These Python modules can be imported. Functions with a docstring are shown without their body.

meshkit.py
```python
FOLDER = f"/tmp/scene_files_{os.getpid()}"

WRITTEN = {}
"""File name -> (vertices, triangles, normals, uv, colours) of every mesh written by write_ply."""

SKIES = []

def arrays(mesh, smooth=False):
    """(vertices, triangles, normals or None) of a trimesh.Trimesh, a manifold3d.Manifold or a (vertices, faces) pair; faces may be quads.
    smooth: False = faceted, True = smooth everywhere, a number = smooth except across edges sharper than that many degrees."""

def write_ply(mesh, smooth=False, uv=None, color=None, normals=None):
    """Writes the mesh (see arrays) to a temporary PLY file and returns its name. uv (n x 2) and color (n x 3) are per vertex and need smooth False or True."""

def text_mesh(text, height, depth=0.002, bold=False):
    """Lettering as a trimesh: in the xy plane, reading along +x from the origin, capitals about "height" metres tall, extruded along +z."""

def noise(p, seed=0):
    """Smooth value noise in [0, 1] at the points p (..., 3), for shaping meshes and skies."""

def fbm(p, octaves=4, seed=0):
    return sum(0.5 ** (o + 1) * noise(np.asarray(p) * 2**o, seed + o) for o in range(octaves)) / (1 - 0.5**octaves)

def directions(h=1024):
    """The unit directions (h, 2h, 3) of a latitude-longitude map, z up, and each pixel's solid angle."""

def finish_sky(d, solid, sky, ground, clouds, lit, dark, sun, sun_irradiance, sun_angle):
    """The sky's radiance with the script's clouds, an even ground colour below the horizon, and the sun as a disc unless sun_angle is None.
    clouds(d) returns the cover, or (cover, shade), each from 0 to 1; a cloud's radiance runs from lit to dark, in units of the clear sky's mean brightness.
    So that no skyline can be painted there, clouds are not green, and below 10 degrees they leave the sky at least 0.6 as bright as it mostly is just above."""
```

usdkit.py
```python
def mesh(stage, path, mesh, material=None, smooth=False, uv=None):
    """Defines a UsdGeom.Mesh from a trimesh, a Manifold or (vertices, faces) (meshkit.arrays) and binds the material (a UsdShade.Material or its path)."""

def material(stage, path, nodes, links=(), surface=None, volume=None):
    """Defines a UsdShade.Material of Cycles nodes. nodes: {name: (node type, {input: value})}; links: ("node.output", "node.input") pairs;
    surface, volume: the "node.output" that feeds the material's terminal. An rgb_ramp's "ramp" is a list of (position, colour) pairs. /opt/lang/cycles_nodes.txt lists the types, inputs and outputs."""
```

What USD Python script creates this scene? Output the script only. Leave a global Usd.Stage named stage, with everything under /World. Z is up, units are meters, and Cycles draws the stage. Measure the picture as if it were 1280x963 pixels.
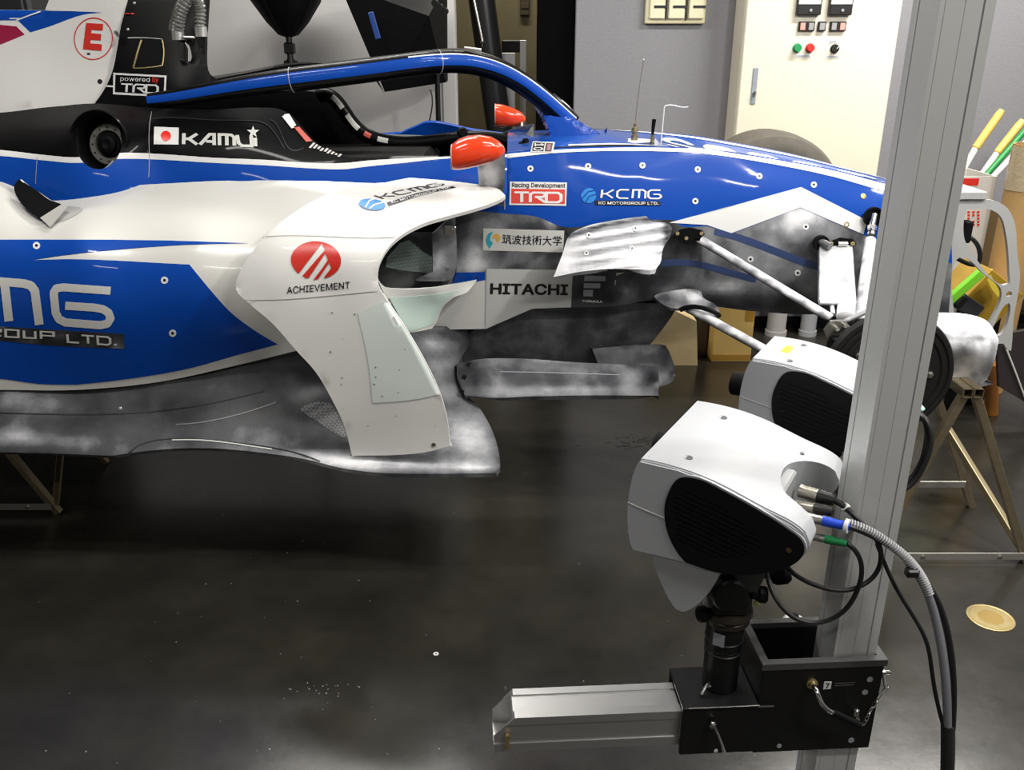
import math, random
import numpy as np, trimesh, usdkit, meshkit
import manifold3d as m3
from scipy.interpolate import RBFInterpolator, PchipInterpolator
from scipy.spatial import Delaunay
import shapely
from shapely import affinity
from shapely.geometry import Polygon, MultiPolygon, LineString, Point, box as sbox
from shapely.ops import unary_union
from pxr import Usd, UsdGeom, UsdLux, UsdShade, Gf, Sdf, Vt

stage = Usd.Stage.CreateInMemory()
UsdGeom.SetStageUpAxis(stage, 'Z'); UsdGeom.SetStageMetersPerUnit(stage, 1.0)
UsdGeom.Xform.Define(stage, '/World'); UsdGeom.Scope.Define(stage, '/World/Looks')
random.seed(3); np.random.seed(3)

# ------------------------------------------------------------------ camera
FPX, CAMH, PITCH = 1100.0, 1.6, 21.5
cam = UsdGeom.Camera.Define(stage, '/World/camera')
cam.CreateHorizontalApertureAttr(36.0); cam.CreateVerticalApertureAttr(36.0*963/1280)
cam.CreateFocalLengthAttr(36.0*FPX/1280)
cam.CreateClippingRangeAttr(Gf.Vec2f(0.05, 100))
cam.AddTranslateOp().Set(Gf.Vec3d(0, 0, CAMH)); cam.AddRotateXOp().Set(90-PITCH)
cam.CreateExposureAttr(-0.08)

# ------------------------------------------------------------------ lamps of the room (ceiling fluorescents and one work lamp)
def rect_lamp(name, pos, w, h, watt, color=(1, .97, .92), target=None):
    l = UsdLux.RectLight.Define(stage, '/World/'+name)
    l.CreateWidthAttr(w); l.CreateHeightAttr(h); l.CreateIntensityAttr(watt); l.CreateColorAttr(Gf.Vec3f(*color))
    if target is None:
        l.AddTranslateOp().Set(Gf.Vec3d(*pos))
    else:
        m = Gf.Matrix4d().SetLookAt(Gf.Vec3d(*pos), Gf.Vec3d(*target), Gf.Vec3d(0, 0, 1)).GetInverse()
        l.AddTransformOp().Set(m)
    return l
LK = 1.0
rect_lamp('ceiling_lamp_light', (1.0, 1.9, 2.93), 1.2, .14, 60*LK)
rect_lamp('ceiling_lamp_light_001', (-1.2, 1.7, 2.93), 1.2, .14, 60*LK)
rect_lamp('ceiling_lamp_light_002', (2.2, 3.9, 2.93), 1.2, .14, 150*LK)
rect_lamp('ceiling_lamp_light_003', (-0.8, 3.9, 2.93), 1.2, .14, 90*LK)
rect_lamp('ceiling_lamp_light_004', (1.7, .15, 2.93), 1.2, .14, 105*LK)
rect_lamp('ceiling_lamp_light_005', (-1.3, -.9, 2.93), 1.2, .14, 36*LK)
rect_lamp('ceiling_lamp_light_006', (3.1, 1.9, 2.93), 1.2, .14, 120*LK)
rect_lamp('corridor_lamp_light', (0.0, 5.65, 2.93), .9, .14, 60*LK, (1, .93, .8))
rect_lamp('work_lamp_light', (1.8, 1.45, 2.88), .22, .22, 360*LK, (1, .98, .95), (.45, 2.9, .8))

# ------------------------------------------------------------------ the photograph's calibration: a pixel of the 1280x963 frame at a given depth -> a point of the room
_p = math.radians(PITCH)
FW = np.array([0, math.cos(_p), -math.sin(_p)]); RT = np.array([1., 0, 0]); UP = np.array([0, math.sin(_p), math.cos(_p)])
CAM = np.array([0, 0, CAMH])
def ray(u, v):
    u = np.asarray(u, float); v = np.asarray(v, float)
    return FW + ((u-640)/FPX)[..., None]*RT + ((481.5-v)/FPX)[..., None]*UP
def P(u, v, Y):
    d = ray(u, v); return CAM + d*(np.asarray(Y, float)/d[..., 1])[..., None]
def Pz(u, v, z):
    d = ray(u, v); return CAM + d*((np.asarray(z, float)-CAMH)/d[..., 2])[..., None]
def PL(pts):
    a = np.array(pts, float); return P(a[:, 0], a[:, 1], a[:, 2])

# ------------------------------------------------------------------ materials
def lin(c):
    c = np.array(c, float)/255.0
    return tuple(np.where(c <= .04045, c/12.92, ((c+.055)/1.055)**2.4))
MATS = {}
def mat(name, color, rough=.4, metal=0., coat=0., spec=.5, bump=None, noise=None, emit=0., aniso=0., transmission=0., ior=1.5, alpha=1.):
    """noise=(scale, other colour, amount): a second tone mixed in by procedural noise; bump=(scale, strength)"""
    if name in MATS: return MATS[name]
    n = {'p': ('principled_bsdf', dict(base_color=color, roughness=rough, metallic=metal, coat_weight=coat, coat_roughness=.06, specular_ior_level=spec, anisotropic=aniso, transmission_weight=transmission, ior=ior, alpha=alpha))}
    if emit: n['p'][1].update(emission_color=color, emission_strength=emit)
    L = []
    if noise or bump: n['g'] = ('geometry', {})
    if noise:
        sc, c2, amt = noise
        n['n'] = ('noise_texture', dict(scale=sc, detail=5., roughness=.6))
        n['r'] = ('map_range', dict(from_min=.35, from_max=.7, to_min=0., to_max=amt, clamp=True))
        n['m'] = ('mix_color', dict(a=color, b=c2))
        L += [('g.position', 'n.vector'), ('n.fac', 'r.value'), ('r.result', 'm.fac'), ('m.result', 'p.base_color')]
    if bump:
        n['bn'] = ('noise_texture', dict(scale=bump[0], detail=4.)); n['b'] = ('bump', dict(strength=bump[1], distance=.004))
        L += [('g.position', 'bn.vector'), ('bn.fac', 'b.height'), ('b.normal', 'p.normal')]
    MATS[name] = usdkit.material(stage, '/World/Looks/'+name, n, L, surface='p.BSDF')
    return MATS[name]
BLUE = mat('blue_paint', (.0010, .056, .36), .5, coat=.45, spec=.15)
WHITE = mat('white_paint', (.74, .73, .70), .45, coat=.4)
BLACK = mat('black_gloss_paint', (.0025, .0025, .003), .42, coat=.12, spec=.10)
SATIN = mat('satin_black_carbon', (.003, .003, .0035), .42, spec=.14)
FLATBLACK = mat('flat_black', (.0035, .0035, .004), .6, spec=.12)
ORANGE = mat('orange_paint', (.86, .058, .014), .2, coat=.8)
STICKER_WHITE = mat('white_vinyl', (.72, .72, .71), .4)
STICKER_GREY = mat('grey_white_vinyl', (.60, .60, .57), .45)
STICKER_BLACK = mat('black_vinyl', (.01, .01, .011), .4)
STICKER_RED = mat('red_vinyl', (.62, .028, .02), .4)
STICKER_CRIMSON = mat('crimson_vinyl', (.30, .008, .05), .35)
STICKER_BLUE = mat('sky_blue_vinyl', (.02, .22, .62), .35)
STICKER_TEAL = mat('teal_vinyl', (.03, .36, .42), .4)
STICKER_GOLD = mat('gold_vinyl', (.70, .42, .10), .4)
STICKER_SILVER = mat('grey_vinyl', (.32, .33, .36), .4)
TAPE = mat('pale_green_tape', (.68, .745, .705), .35)
GREYLINE = mat('seam_shadow_gap', (.34, .34, .33), .6)
ALU = mat('brushed_aluminium', (.60, .60, .58), .38, metal=.85, bump=(140, .03))
ALU_ANOD = mat('anodised_aluminium', (.62, .63, .62), .45, metal=.35)
STEEL = mat('steel', (.55, .54, .50), .28, metal=1.)
CHROME = mat('chrome', (.75, .75, .74), .15, metal=1.)
BRASS = mat('brass', (.56, .45, .22), .38, metal=.85, noise=(60, (.42, .31, .12), .6))
RUBBER = mat('tyre_rubber', (.035, .033, .03), .75, noise=(30, (.07, .065, .055), .7))
CABLE = mat('black_cable_jacket', (.010, .010, .011), .4)
SCANWHITE = mat('scanner_white_shell', (.41, .42, .44), .45)
SCANGREY = mat('scanner_grey_shell', (.40, .41, .435), .45)
SCANBLACK = mat('scanner_black_panel', (.003, .003, .0035), .5, spec=.25)
BLACKMETAL = mat('black_anodised_metal', (.005, .005, .0055), .42, noise=(80, (.009, .009, .009), .5), spec=.35)
CREAM = mat('cream_enamel', (.80, .75, .60), .4)
CREAM2 = mat('cream_plastic', (.72, .66, .42), .4)
CARD = mat('cardboard', (.42, .26, .10), .8, noise=(25, (.36, .22, .085), .6))
CARD2 = mat('yellow_cardboard', (.64, .43, .13), .7, noise=(20, (.58, .38, .12), .6))
PLY = mat('pale_wood_board', (.78, .61, .33), .6, noise=(18, (.70, .53, .27), .7))
NICKEL = mat('worn_nickel_tube', (.36, .30, .20), .34, metal=.8, noise=(35, (.26, .21, .13), .8))
def powder_material():
    n = {'a': ('attribute', dict(attribute='powder')), 'g': ('geometry', {}),
         'n': ('noise_texture', dict(scale=260., detail=3., roughness=.7)), 'mr': ('map_range', dict(from_min=.25, from_max=.75, to_min=-.05, to_max=.05)),
         'n2': ('noise_texture', dict(scale=22., detail=4., roughness=.6)), 'mr2': ('map_range', dict(from_min=.3, from_max=.7, to_min=-.06, to_max=.06)),
         'ad': ('math', dict(math_type='add')), 'ad2': ('math', dict(math_type='add', use_clamp=True)),
         'r': ('rgb_ramp', dict(ramp=[(0, (.008, .009, .011)), (.30, (.055, .057, .064)), (.6, (.26, .265, .28)), (.85, (.66, .66, .68)), (1, (.84, .84, .86))])),
         'p': ('principled_bsdf', dict(roughness=.5))}
    L = [('a.fac', 'ad.value1'), ('g.position', 'n.vector'), ('n.fac', 'mr.value'), ('mr.result', 'ad.value2'), ('g.position', 'n2.vector'), ('n2.fac', 'mr2.value'),
         ('ad.value', 'ad2.value1'), ('mr2.result', 'ad2.value2'), ('ad2.value', 'r.fac'), ('r.color', 'p.base_color')]
    return usdkit.material(stage, '/World/Looks/scan_powder_on_carbon', n, L, surface='p.BSDF')
POWDER = powder_material()

# ------------------------------------------------------------------ prims
_names = {}
def numbered(parent, name):
    k = (parent, name); i = _names.get(k, -1)+1; _names[k] = i
    return name if i == 0 else f'{name}_{i:03d}'
class Node:
    def __init__(self, path, base): self.path, self.base = path, np.array(base, float)
def cdata(path, label=None, category=None, group=None, kind=None):
    pr = stage.GetPrimAtPath(path)
    for k, x in (('label', label), ('category', category), ('group', group), ('kind', kind)):
        if x: pr.SetCustomDataByKey(k, x)
def thing(name, label, category, base, group=None, kind=None):
    path = '/World/'+numbered('', name)
    x = UsdGeom.Xform.Define(stage, path); x.AddTranslateOp().Set(Gf.Vec3d(*map(float, base)))
    cdata(path, label, category, group, kind)
    return Node(path, base)
def put(name, mesh, material, parent=None, label=None, category=None, group=None, kind=None, smooth=30, attr=None):
    """mesh in world coordinates (trimesh / Manifold / (v,f) / (v,f,n)); becomes ONE Mesh prim below parent, or a top-level one"""
    if isinstance(mesh, list): mesh = trimesh.util.concatenate([tm(x) for x in mesh])
    if isinstance(mesh, tuple) and len(mesh) == 3: v, f, n = mesh
    else: v, f, n = meshkit.arrays(mesh, smooth)
    v = np.asarray(v, float); n = None if n is None else np.asarray(n, float)
    top = parent is None
    if top:
        base = np.array([(v[:, 0].min()+v[:, 0].max())/2, (v[:, 1].min()+v[:, 1].max())/2, v[:, 2].min()])
        if kind == 'structure': base = np.zeros(3)
        path = '/World/'+numbered('', name)
    else:
        base = parent.base; path = parent.path+'/'+numbered(parent.path, name)
    m = UsdGeom.Mesh.Define(stage, path)
    if top and kind != 'structure': m.AddTranslateOp().Set(Gf.Vec3d(*map(float, base)))
    m.CreatePointsAttr(Vt.Vec3fArray.FromNumpy((v-base).astype(np.float32)))
    m.CreateFaceVertexCountsAttr(Vt.IntArray.FromNumpy(np.full(len(f), 3, np.int32)))
    m.CreateFaceVertexIndicesAttr(Vt.IntArray.FromNumpy(np.asarray(f, np.int32).ravel()))
    m.CreateSubdivisionSchemeAttr('none')
    if n is not None:
        m.CreateNormalsAttr(Vt.Vec3fArray.FromNumpy(n.astype(np.float32))); m.SetNormalsInterpolation('vertex')
    if attr is not None:
        UsdGeom.PrimvarsAPI(m).CreatePrimvar('powder', Sdf.ValueTypeNames.FloatArray, 'vertex').Set(Vt.FloatArray.FromNumpy(np.asarray(attr, np.float32)))
    UsdShade.MaterialBindingAPI.Apply(m.GetPrim()).Bind(material)
    cdata(path, label, category, group, kind)
    return Node(path, base)

# ------------------------------------------------------------------ mesh helpers (all in world coordinates)
def tm(x):
    if isinstance(x, trimesh.Trimesh): return x
    v, f, _ = meshkit.arrays(x); return trimesh.Trimesh(v, f, process=False)
def frame(x, y, z, o):
    M = np.eye(4); M[:3, 0], M[:3, 1], M[:3, 2], M[:3, 3] = x, y, z, o; return M
def unit(a): a = np.asarray(a, float); return a/np.linalg.norm(a)
def rotz(a): c, s = math.cos(a), math.sin(a); M = np.eye(4); M[0, 0], M[0, 1], M[1, 0], M[1, 1] = c, -s, s, c; return M
def cbox(lo, hi, c=.004, M=None):
    """box with chamfered edges"""
    lo, hi = np.array(lo, float), np.array(hi, float); c = min(c, *(hi-lo)/2.01); pts = []
    for i in range(8):
        s = np.array([(i >> k) & 1 for k in range(3)]); q = np.where(s, hi, lo); d = np.where(s, -1, 1)*c
        for k in range(3):
            w = q+d; w[k] = q[k]; pts.append(w)
    h = trimesh.Trimesh(np.array(pts)).convex_hull
    if M is not None: h.apply_transform(M)
    return h
def basis(d):
    d = unit(d); a = np.array([0, 0, 1.]) if abs(d[2]) < .9 else np.array([1., 0, 0])
    x = unit(np.cross(a, d)); return x, np.cross(d, x), d
def cyl(a, b, r, n=20, r2=None):
    a, b = np.array(a, float), np.array(b, float); x, y, d = basis(b-a); r2 = r if r2 is None else r2
    t = np.linspace(0, 2*np.pi, n, endpoint=False); ring = np.cos(t)[:, None]*x+np.sin(t)[:, None]*y
    v = np.vstack([a+ring*r, b+ring*r2, [a], [b]]); i = np.arange(n); j = (i+1) % n
    f = np.vstack([np.c_[i, j, n+j], np.c_[i, n+j, n+i], np.c_[j, i, np.full(n, 2*n)], np.c_[n+i, n+j, np.full(n, 2*n+1)]])
    return trimesh.Trimesh(v, f, process=False)
def lathe(a, d, prof, n=32):
    """prof: (distance along d from a, radius) pairs"""
    a = np.array(a, float); x, y, d = basis(d); prof = np.array(prof, float); t = np.linspace(0, 2*np.pi, n, endpoint=False)
    ring = np.cos(t)[:, None]*x+np.sin(t)[:, None]*y
    v = np.vstack([a+d*s+ring*max(r, 1e-5) for s, r in prof]); f = []
    i = np.arange(n); j = (i+1) % n
    for k in range(len(prof)-1):
        f += [np.c_[k*n+i, k*n+j, (k+1)*n+j], np.c_[k*n+i, (k+1)*n+j, (k+1)*n+i]]
    return trimesh.Trimesh(v, np.vstack(f), process=False)
def curve(pts, n=60):
    """smooth open curve through 3-D points"""
    pts = np.array(pts, float)
    if len(pts) < 3: return pts[0]+(pts[-1]-pts[0])*np.linspace(0, 1, n)[:, None]
    s = np.r_[0, np.cumsum(np.linalg.norm(np.diff(pts, axis=0), axis=1))]
    from scipy.interpolate import CubicSpline
    return CubicSpline(s, pts)(np.linspace(0, s[-1], n))
def tube(path, r, n=12, arc=None, aspect=1., up=None):
    """sweep of a circle (or ellipse: aspect = up axis / side axis); r may vary; arc=(a0,a1) keeps part of the ring as an open strip"""
    path = np.array(path, float); m = len(path); r = np.broadcast_to(np.asarray(r, float), (m,))
    T = np.gradient(path, axis=0); T /= np.linalg.norm(T, axis=1)[:, None]
    if up is None:
        x = basis(T[0])[0]; X = []
        for t in T:
            x = unit(x-t*np.dot(x, t)); X.append(x)
        X = np.array(X); Yv = np.cross(T, X)
    else:
        X = np.cross(T, np.asarray(up, float)); X /= np.linalg.norm(X, axis=1)[:, None]; Yv = np.cross(X, T)
    if arc is None: a = np.linspace(0, 2*np.pi, n, endpoint=False)
    else: a = np.linspace(*arc, n)
    v = (path[:, None]+r[:, None, None]*(np.cos(a)[None, :, None]*X[:, None]+aspect*np.sin(a)[None, :, None]*Yv[:, None])).reshape(-1, 3)
    f = []; q = n if arc is None else n-1
    for k in range(m-1):
        i = np.arange(q); j = (i+1) % n
        f += [np.c_[k*n+i, k*n+j, (k+1)*n+j], np.c_[k*n+i, (k+1)*n+j, (k+1)*n+i]]
    if up is not None: f = [g[:, ::-1] for g in f]
    if arc is None:
        v = np.vstack([v, path[:1], path[-1:]]); i = np.arange(n); j = (i+1) % n
        e = [np.c_[j, i, np.full(n, m*n)], np.c_[(m-1)*n+i, (m-1)*n+j, np.full(n, m*n+1)]]
        f += e if up is None else [g[:, ::-1] for g in e]
    return trimesh.Trimesh(v, np.vstack(f), process=False)
def extrude(poly, h, M):
    """shapely polygon in the frame M's xy plane, extruded h along its z"""
    g = [trimesh.creation.extrude_polygon(p, h, engine='earcut') for p in getattr(poly, 'geoms', [poly])]
    e = trimesh.util.concatenate(g); e.apply_transform(M); return e
def rrect(x0, y0, x1, y1, r): return sbox(x0+r, y0+r, x1-r, y1-r).buffer(r, 4)
def sqtube(a, b, w, up=(0, 0, 1)):
    a, b = np.array(a, float), np.array(b, float); d = unit(b-a); x = unit(np.cross(np.asarray(up, float), d)); y = np.cross(d, x)
    return extrude(rrect(-w/2, -w/2, w/2, w/2, w*.14), np.linalg.norm(b-a), frame(x, y, d, a))
def hollow(a, b, w, wall, up=(0, 0, 1)):
    a, b = np.array(a, float), np.array(b, float); d = unit(b-a); x = unit(np.cross(np.asarray(up, float), d)); y = np.cross(d, x)
    return extrude(rrect(-w/2, -w/2, w/2, w/2, w*.14).difference(sbox(-w/2+wall, -w/2+wall, w/2-wall, w/2-wall)), np.linalg.norm(b-a), frame(x, y, d, a))

# ------------------------------------------------------------------ curved panels. An outline (photograph pixels) plus the depth of its surface give real points in the room; the panel gets its own thickness
def outline(pts, step=5.0):
    """closed outline; (u,v) smooth, (u,v,1) a corner"""
    n = len(pts); xy = np.array([p[:2] for p in pts], float); corner = [len(p) > 2 for p in pts]; out = []
    for i in range(n):
        p1, p2 = xy[i], xy[(i+1) % n]
        p0 = xy[i-1] if not corner[i] else p1-(p2-p1)
        p3 = xy[(i+2) % n] if not corner[(i+1) % n] else p2+(p2-p1)
        L = np.linalg.norm(p2-p1)
        d0, d3 = max(np.linalg.norm(p1-p0), 1e-6), max(np.linalg.norm(p3-p2), 1e-6)
        m1 = .5*((p2-p1)/L+(p1-p0)/d0)*L; m2 = .5*((p3-p2)/d3+(p2-p1)/L)*L
        for t in np.linspace(0, 1, max(2, int(L/step)+1))[:-1]:
            out.append((2*t**3-3*t**2+1)*p1+(t**3-2*t**2+t)*m1+(-2*t**3+3*t**2)*p2+(t**3-t**2)*m2)
    return Polygon(out).buffer(0)
class Surf:
    def __init__(self, ctrl, poly=None, roll=None, extra=None):
        c = np.array(ctrl, float); self.f = RBFInterpolator(c[:, :2]/100, c[:, 2], kernel='thin_plate_spline', degree=1)
        self.poly, self.roll, self.extra = poly, roll, extra
        if roll: self.line = poly.boundary
    def Y(self, uv):
        uv = np.asarray(uv, float); y = self.f(uv/100)
        if self.extra: y = y+self.extra(uv)
        if self.roll:
            d = shapely.distance(shapely.points(uv), self.line); k = np.clip(1-d/self.roll[0], 0, 1); y = y+self.roll[1]*(1-np.sqrt(np.clip(1-k*k, 0, 1)))
        return y
    def pos(self, uv): uv = np.asarray(uv, float); return P(uv[:, 0], uv[:, 1], self.Y(uv))
    def nrm(self, uv):
        uv = np.asarray(uv, float); a = self.pos(uv+[1, 0])-self.pos(uv-[1, 0]); b = self.pos(uv+[0, 1])-self.pos(uv-[0, 1])
        n = np.cross(a, b); n /= np.linalg.norm(n, axis=1)[:, None]; return np.where((np.einsum('ij,ij->i', n, CAM-self.pos(uv)) < 0)[:, None], -n, n)
def tri2d(poly, step, bstep):
    """(points, triangles) of a shapely polygon, boundary densified to bstep, interior points on a grid of step"""
    P2, T2 = [], []; off = 0
    for g in getattr(poly, 'geoms', [poly]):
        if g.area < 1e-3: continue
        rings = [np.array(r.segmentize(bstep).coords)[:-1] for r in [g.exterior, *g.interiors]]
        pts = [np.vstack(rings)]
        if step:
            x0, y0, x1, y1 = g.bounds; X, Y = np.meshgrid(np.arange(x0+step/2, x1, step), np.arange(y0+step/2, y1, step))
            X = X+(np.arange(len(X)) % 2)[:, None]*step/2
            q = np.c_[X.ravel(), Y.ravel()]; inner = g.buffer(-.45*min(step, bstep*1.5))
            q = q[shapely.contains_xy(inner, q[:, 0], q[:, 1])]; pts.append(q)
        pts = np.vstack(pts)
        if len(pts) < 4 and not step: t = np.array([[0, 1, 2]])
        else:
            t = Delaunay(pts+1e-5*np.sin(np.arange(pts.size).reshape(pts.shape)*12.9898)).simplices
            c = pts[t].mean(1); t = t[shapely.contains_xy(g, c[:, 0], c[:, 1])]
        P2.append(pts); T2.append(t+off); off += len(pts)
    return np.vstack(P2), np.vstack(T2)
def sheet(S, poly, th=.006, step=9., bstep=5., eps=0., powder=None):
    """front following S (lifted eps towards the viewer's side along its normal), back th behind it, rim between -> (v,f,n) and the powder values"""
    uv, t = tri2d(poly, step, bstep)
    n = S.nrm(uv); v = S.pos(uv)+n*eps
    a, b, c = v[t[:, 0]], v[t[:, 1]], v[t[:, 2]]
    g = np.cross(b-a, c-a); ok = np.linalg.norm(g, axis=1) > 1e-12; t, g = t[ok], g[ok]
    flip = np.einsum('ij,ij->i', g, n[t[:, 0]]) < 0; t[flip] = t[flip][:, ::-1]
    m = len(v); back = v-n*th
    e = np.vstack([t[:, [0, 1]], t[:, [1, 2]], t[:, [2, 0]]]); key = {}
    for i, j in e: key[(i, j)] = 1
    rim = np.array([(i, j) for (i, j) in key if (j, i) not in key])
    vi, vj = v[rim[:, 0]], v[rim[:, 1]]; bi, bj = back[rim[:, 0]], back[rim[:, 1]]
    rn = np.cross(vj-vi, bi-vi); rn /= np.maximum(np.linalg.norm(rn, axis=1), 1e-12)[:, None]; rn = -rn
    k = len(rim); R = np.vstack([vi, vj, bi, bj]); idx = 2*m+np.arange(k)
    rf = np.vstack([np.c_[idx, idx+2*k, idx+k], np.c_[idx+k, idx+2*k, idx+3*k]])
    V = np.vstack([v, back, R]); F = np.vstack([t, t[:, ::-1]+m, rf]); N = np.vstack([n, -n, rn, rn, rn, rn])
    if powder is None: return (V, F, N), None
    w = powder(uv); return (V, F, N), np.r_[w, w, w[rim[:, 0]], w[rim[:, 1]], w[rim[:, 0]], w[rim[:, 1]]]
def blobs(base, lst, noise=.25, size=28, seed=1):
    """scan powder: base level, (u,v,rx,ry,amount) blobs and cloudy noise"""
    def f(uv):
        w = np.full(len(uv), float(base))
        for u, v, rx, ry, a in lst: w += a*np.exp(-((uv[:, 0]-u)/rx)**2-((uv[:, 1]-v)/ry)**2)
        q = np.c_[uv/size, np.zeros(len(uv))]; w += noise*3.2*(meshkit.fbm(q, 3, seed)-.5)
        return np.clip(w, 0, 1)
    return f
def decal(parent, name, S, poly, material, eps=.0012, step=None, bstep=3., label=None, th=.0006):
    if poly.is_empty: return None
    (m, _) = sheet(S, poly, th, step, bstep, eps)
    return put(name, m, material, parent, label)
def pg(*pts): return Polygon(pts)
# lettering as 2-D shapes
_tc = {}
def text_shape(s, bold=False):
    if (s, bold) not in _tc:
        m = meshkit.text_mesh(s, 1.0, .01, bold); t = m.triangles[(m.face_normals[:, 2] > .5)]
        _tc[(s, bold)] = unary_union([Polygon(x[:, :2]).buffer(1e-4) for x in t]).simplify(.012)
    return _tc[(s, bold)]
def place(shape, o, x, y):
    """unit-height shape -> pixels: origin o (baseline left), x and y the pixel vectors of one unit"""
    return affinity.affine_transform(shape, [x[0], y[0], x[1], y[1], o[0], o[1]])
def fit(shape, quad):
    """shape's bounding box -> the pixel quad (bottom-left, bottom-right, top-right, top-left), bilinear"""
    x0, y0, x1, y1 = shape.bounds; q = np.array(quad, float)
    def f(c):
        c = np.asarray(c, float); a = ((c[:, 0]-x0)/(x1-x0))[:, None]; b = ((c[:, 1]-y0)/(y1-y0))[:, None]
        return (q[0]*(1-a)+q[1]*a)*(1-b)+(q[3]*(1-a)+q[2]*a)*b
    return shapely.transform(shape, f)
STROKES = {
 'K': [[(0, 0), (0, 1)], [(0, .5), (.35, .5)], [(.9, 1), (.35, .5), (.9, 0)]],
 'C': [[(.9, 1), (.2, 1), (0, .8), (0, .2), (.2, 0), (.9, 0)]],
 'M': [[(0, 0), (0, 1), (.8, 1), (1, .8), (1, 0)], [(.5, 0), (.5, 1)]],
 'G': [[(.95, 1), (.2, 1), (0, .8), (0, .2), (.2, 0), (.8, 0), (1, .15), (1, .35), (.85, .5), (.4, .5)]],
 'T': [[(0, 1), (1, 1)], [(.5, 1), (.5, 0)]],
 'R': [[(0, 0), (0, .8), (.2, 1), (.85, 1), (1, .85), (1, .7), (.85, .55), (.3, .55)], [(.45, .55), (1, 0)]],
 'D': [[(0, 0), (0, 1), (.8, 1), (1, .8), (1, .2), (.8, 0), (0, 0)]],
 'A': [[(-.1, 0), (.55, 1), (.85, 1), (.85, 0)], [(.3, .32), (.85, .32)]],
 'U': [[(0, 1), (.08, .25), (.3, 0), (.95, 0), (.95, 1)]],
 'I': [[(0, 0), (0, .8)]]}
def stroke_word(word, w=.17, gap=.32, sharp=True, adv={'I': .1}):
    x = 0; out = []
    for ch in word:
        s = [LineString(q) for q in STROKES[ch]]
        out += [affinity.translate(l, x, 0) for l in s]
        x += adv.get(ch, .95)+gap
    return unary_union([l.buffer(w/2, 2, cap_style='flat', join_style='mitre' if sharp else 'round') for l in out])
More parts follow.
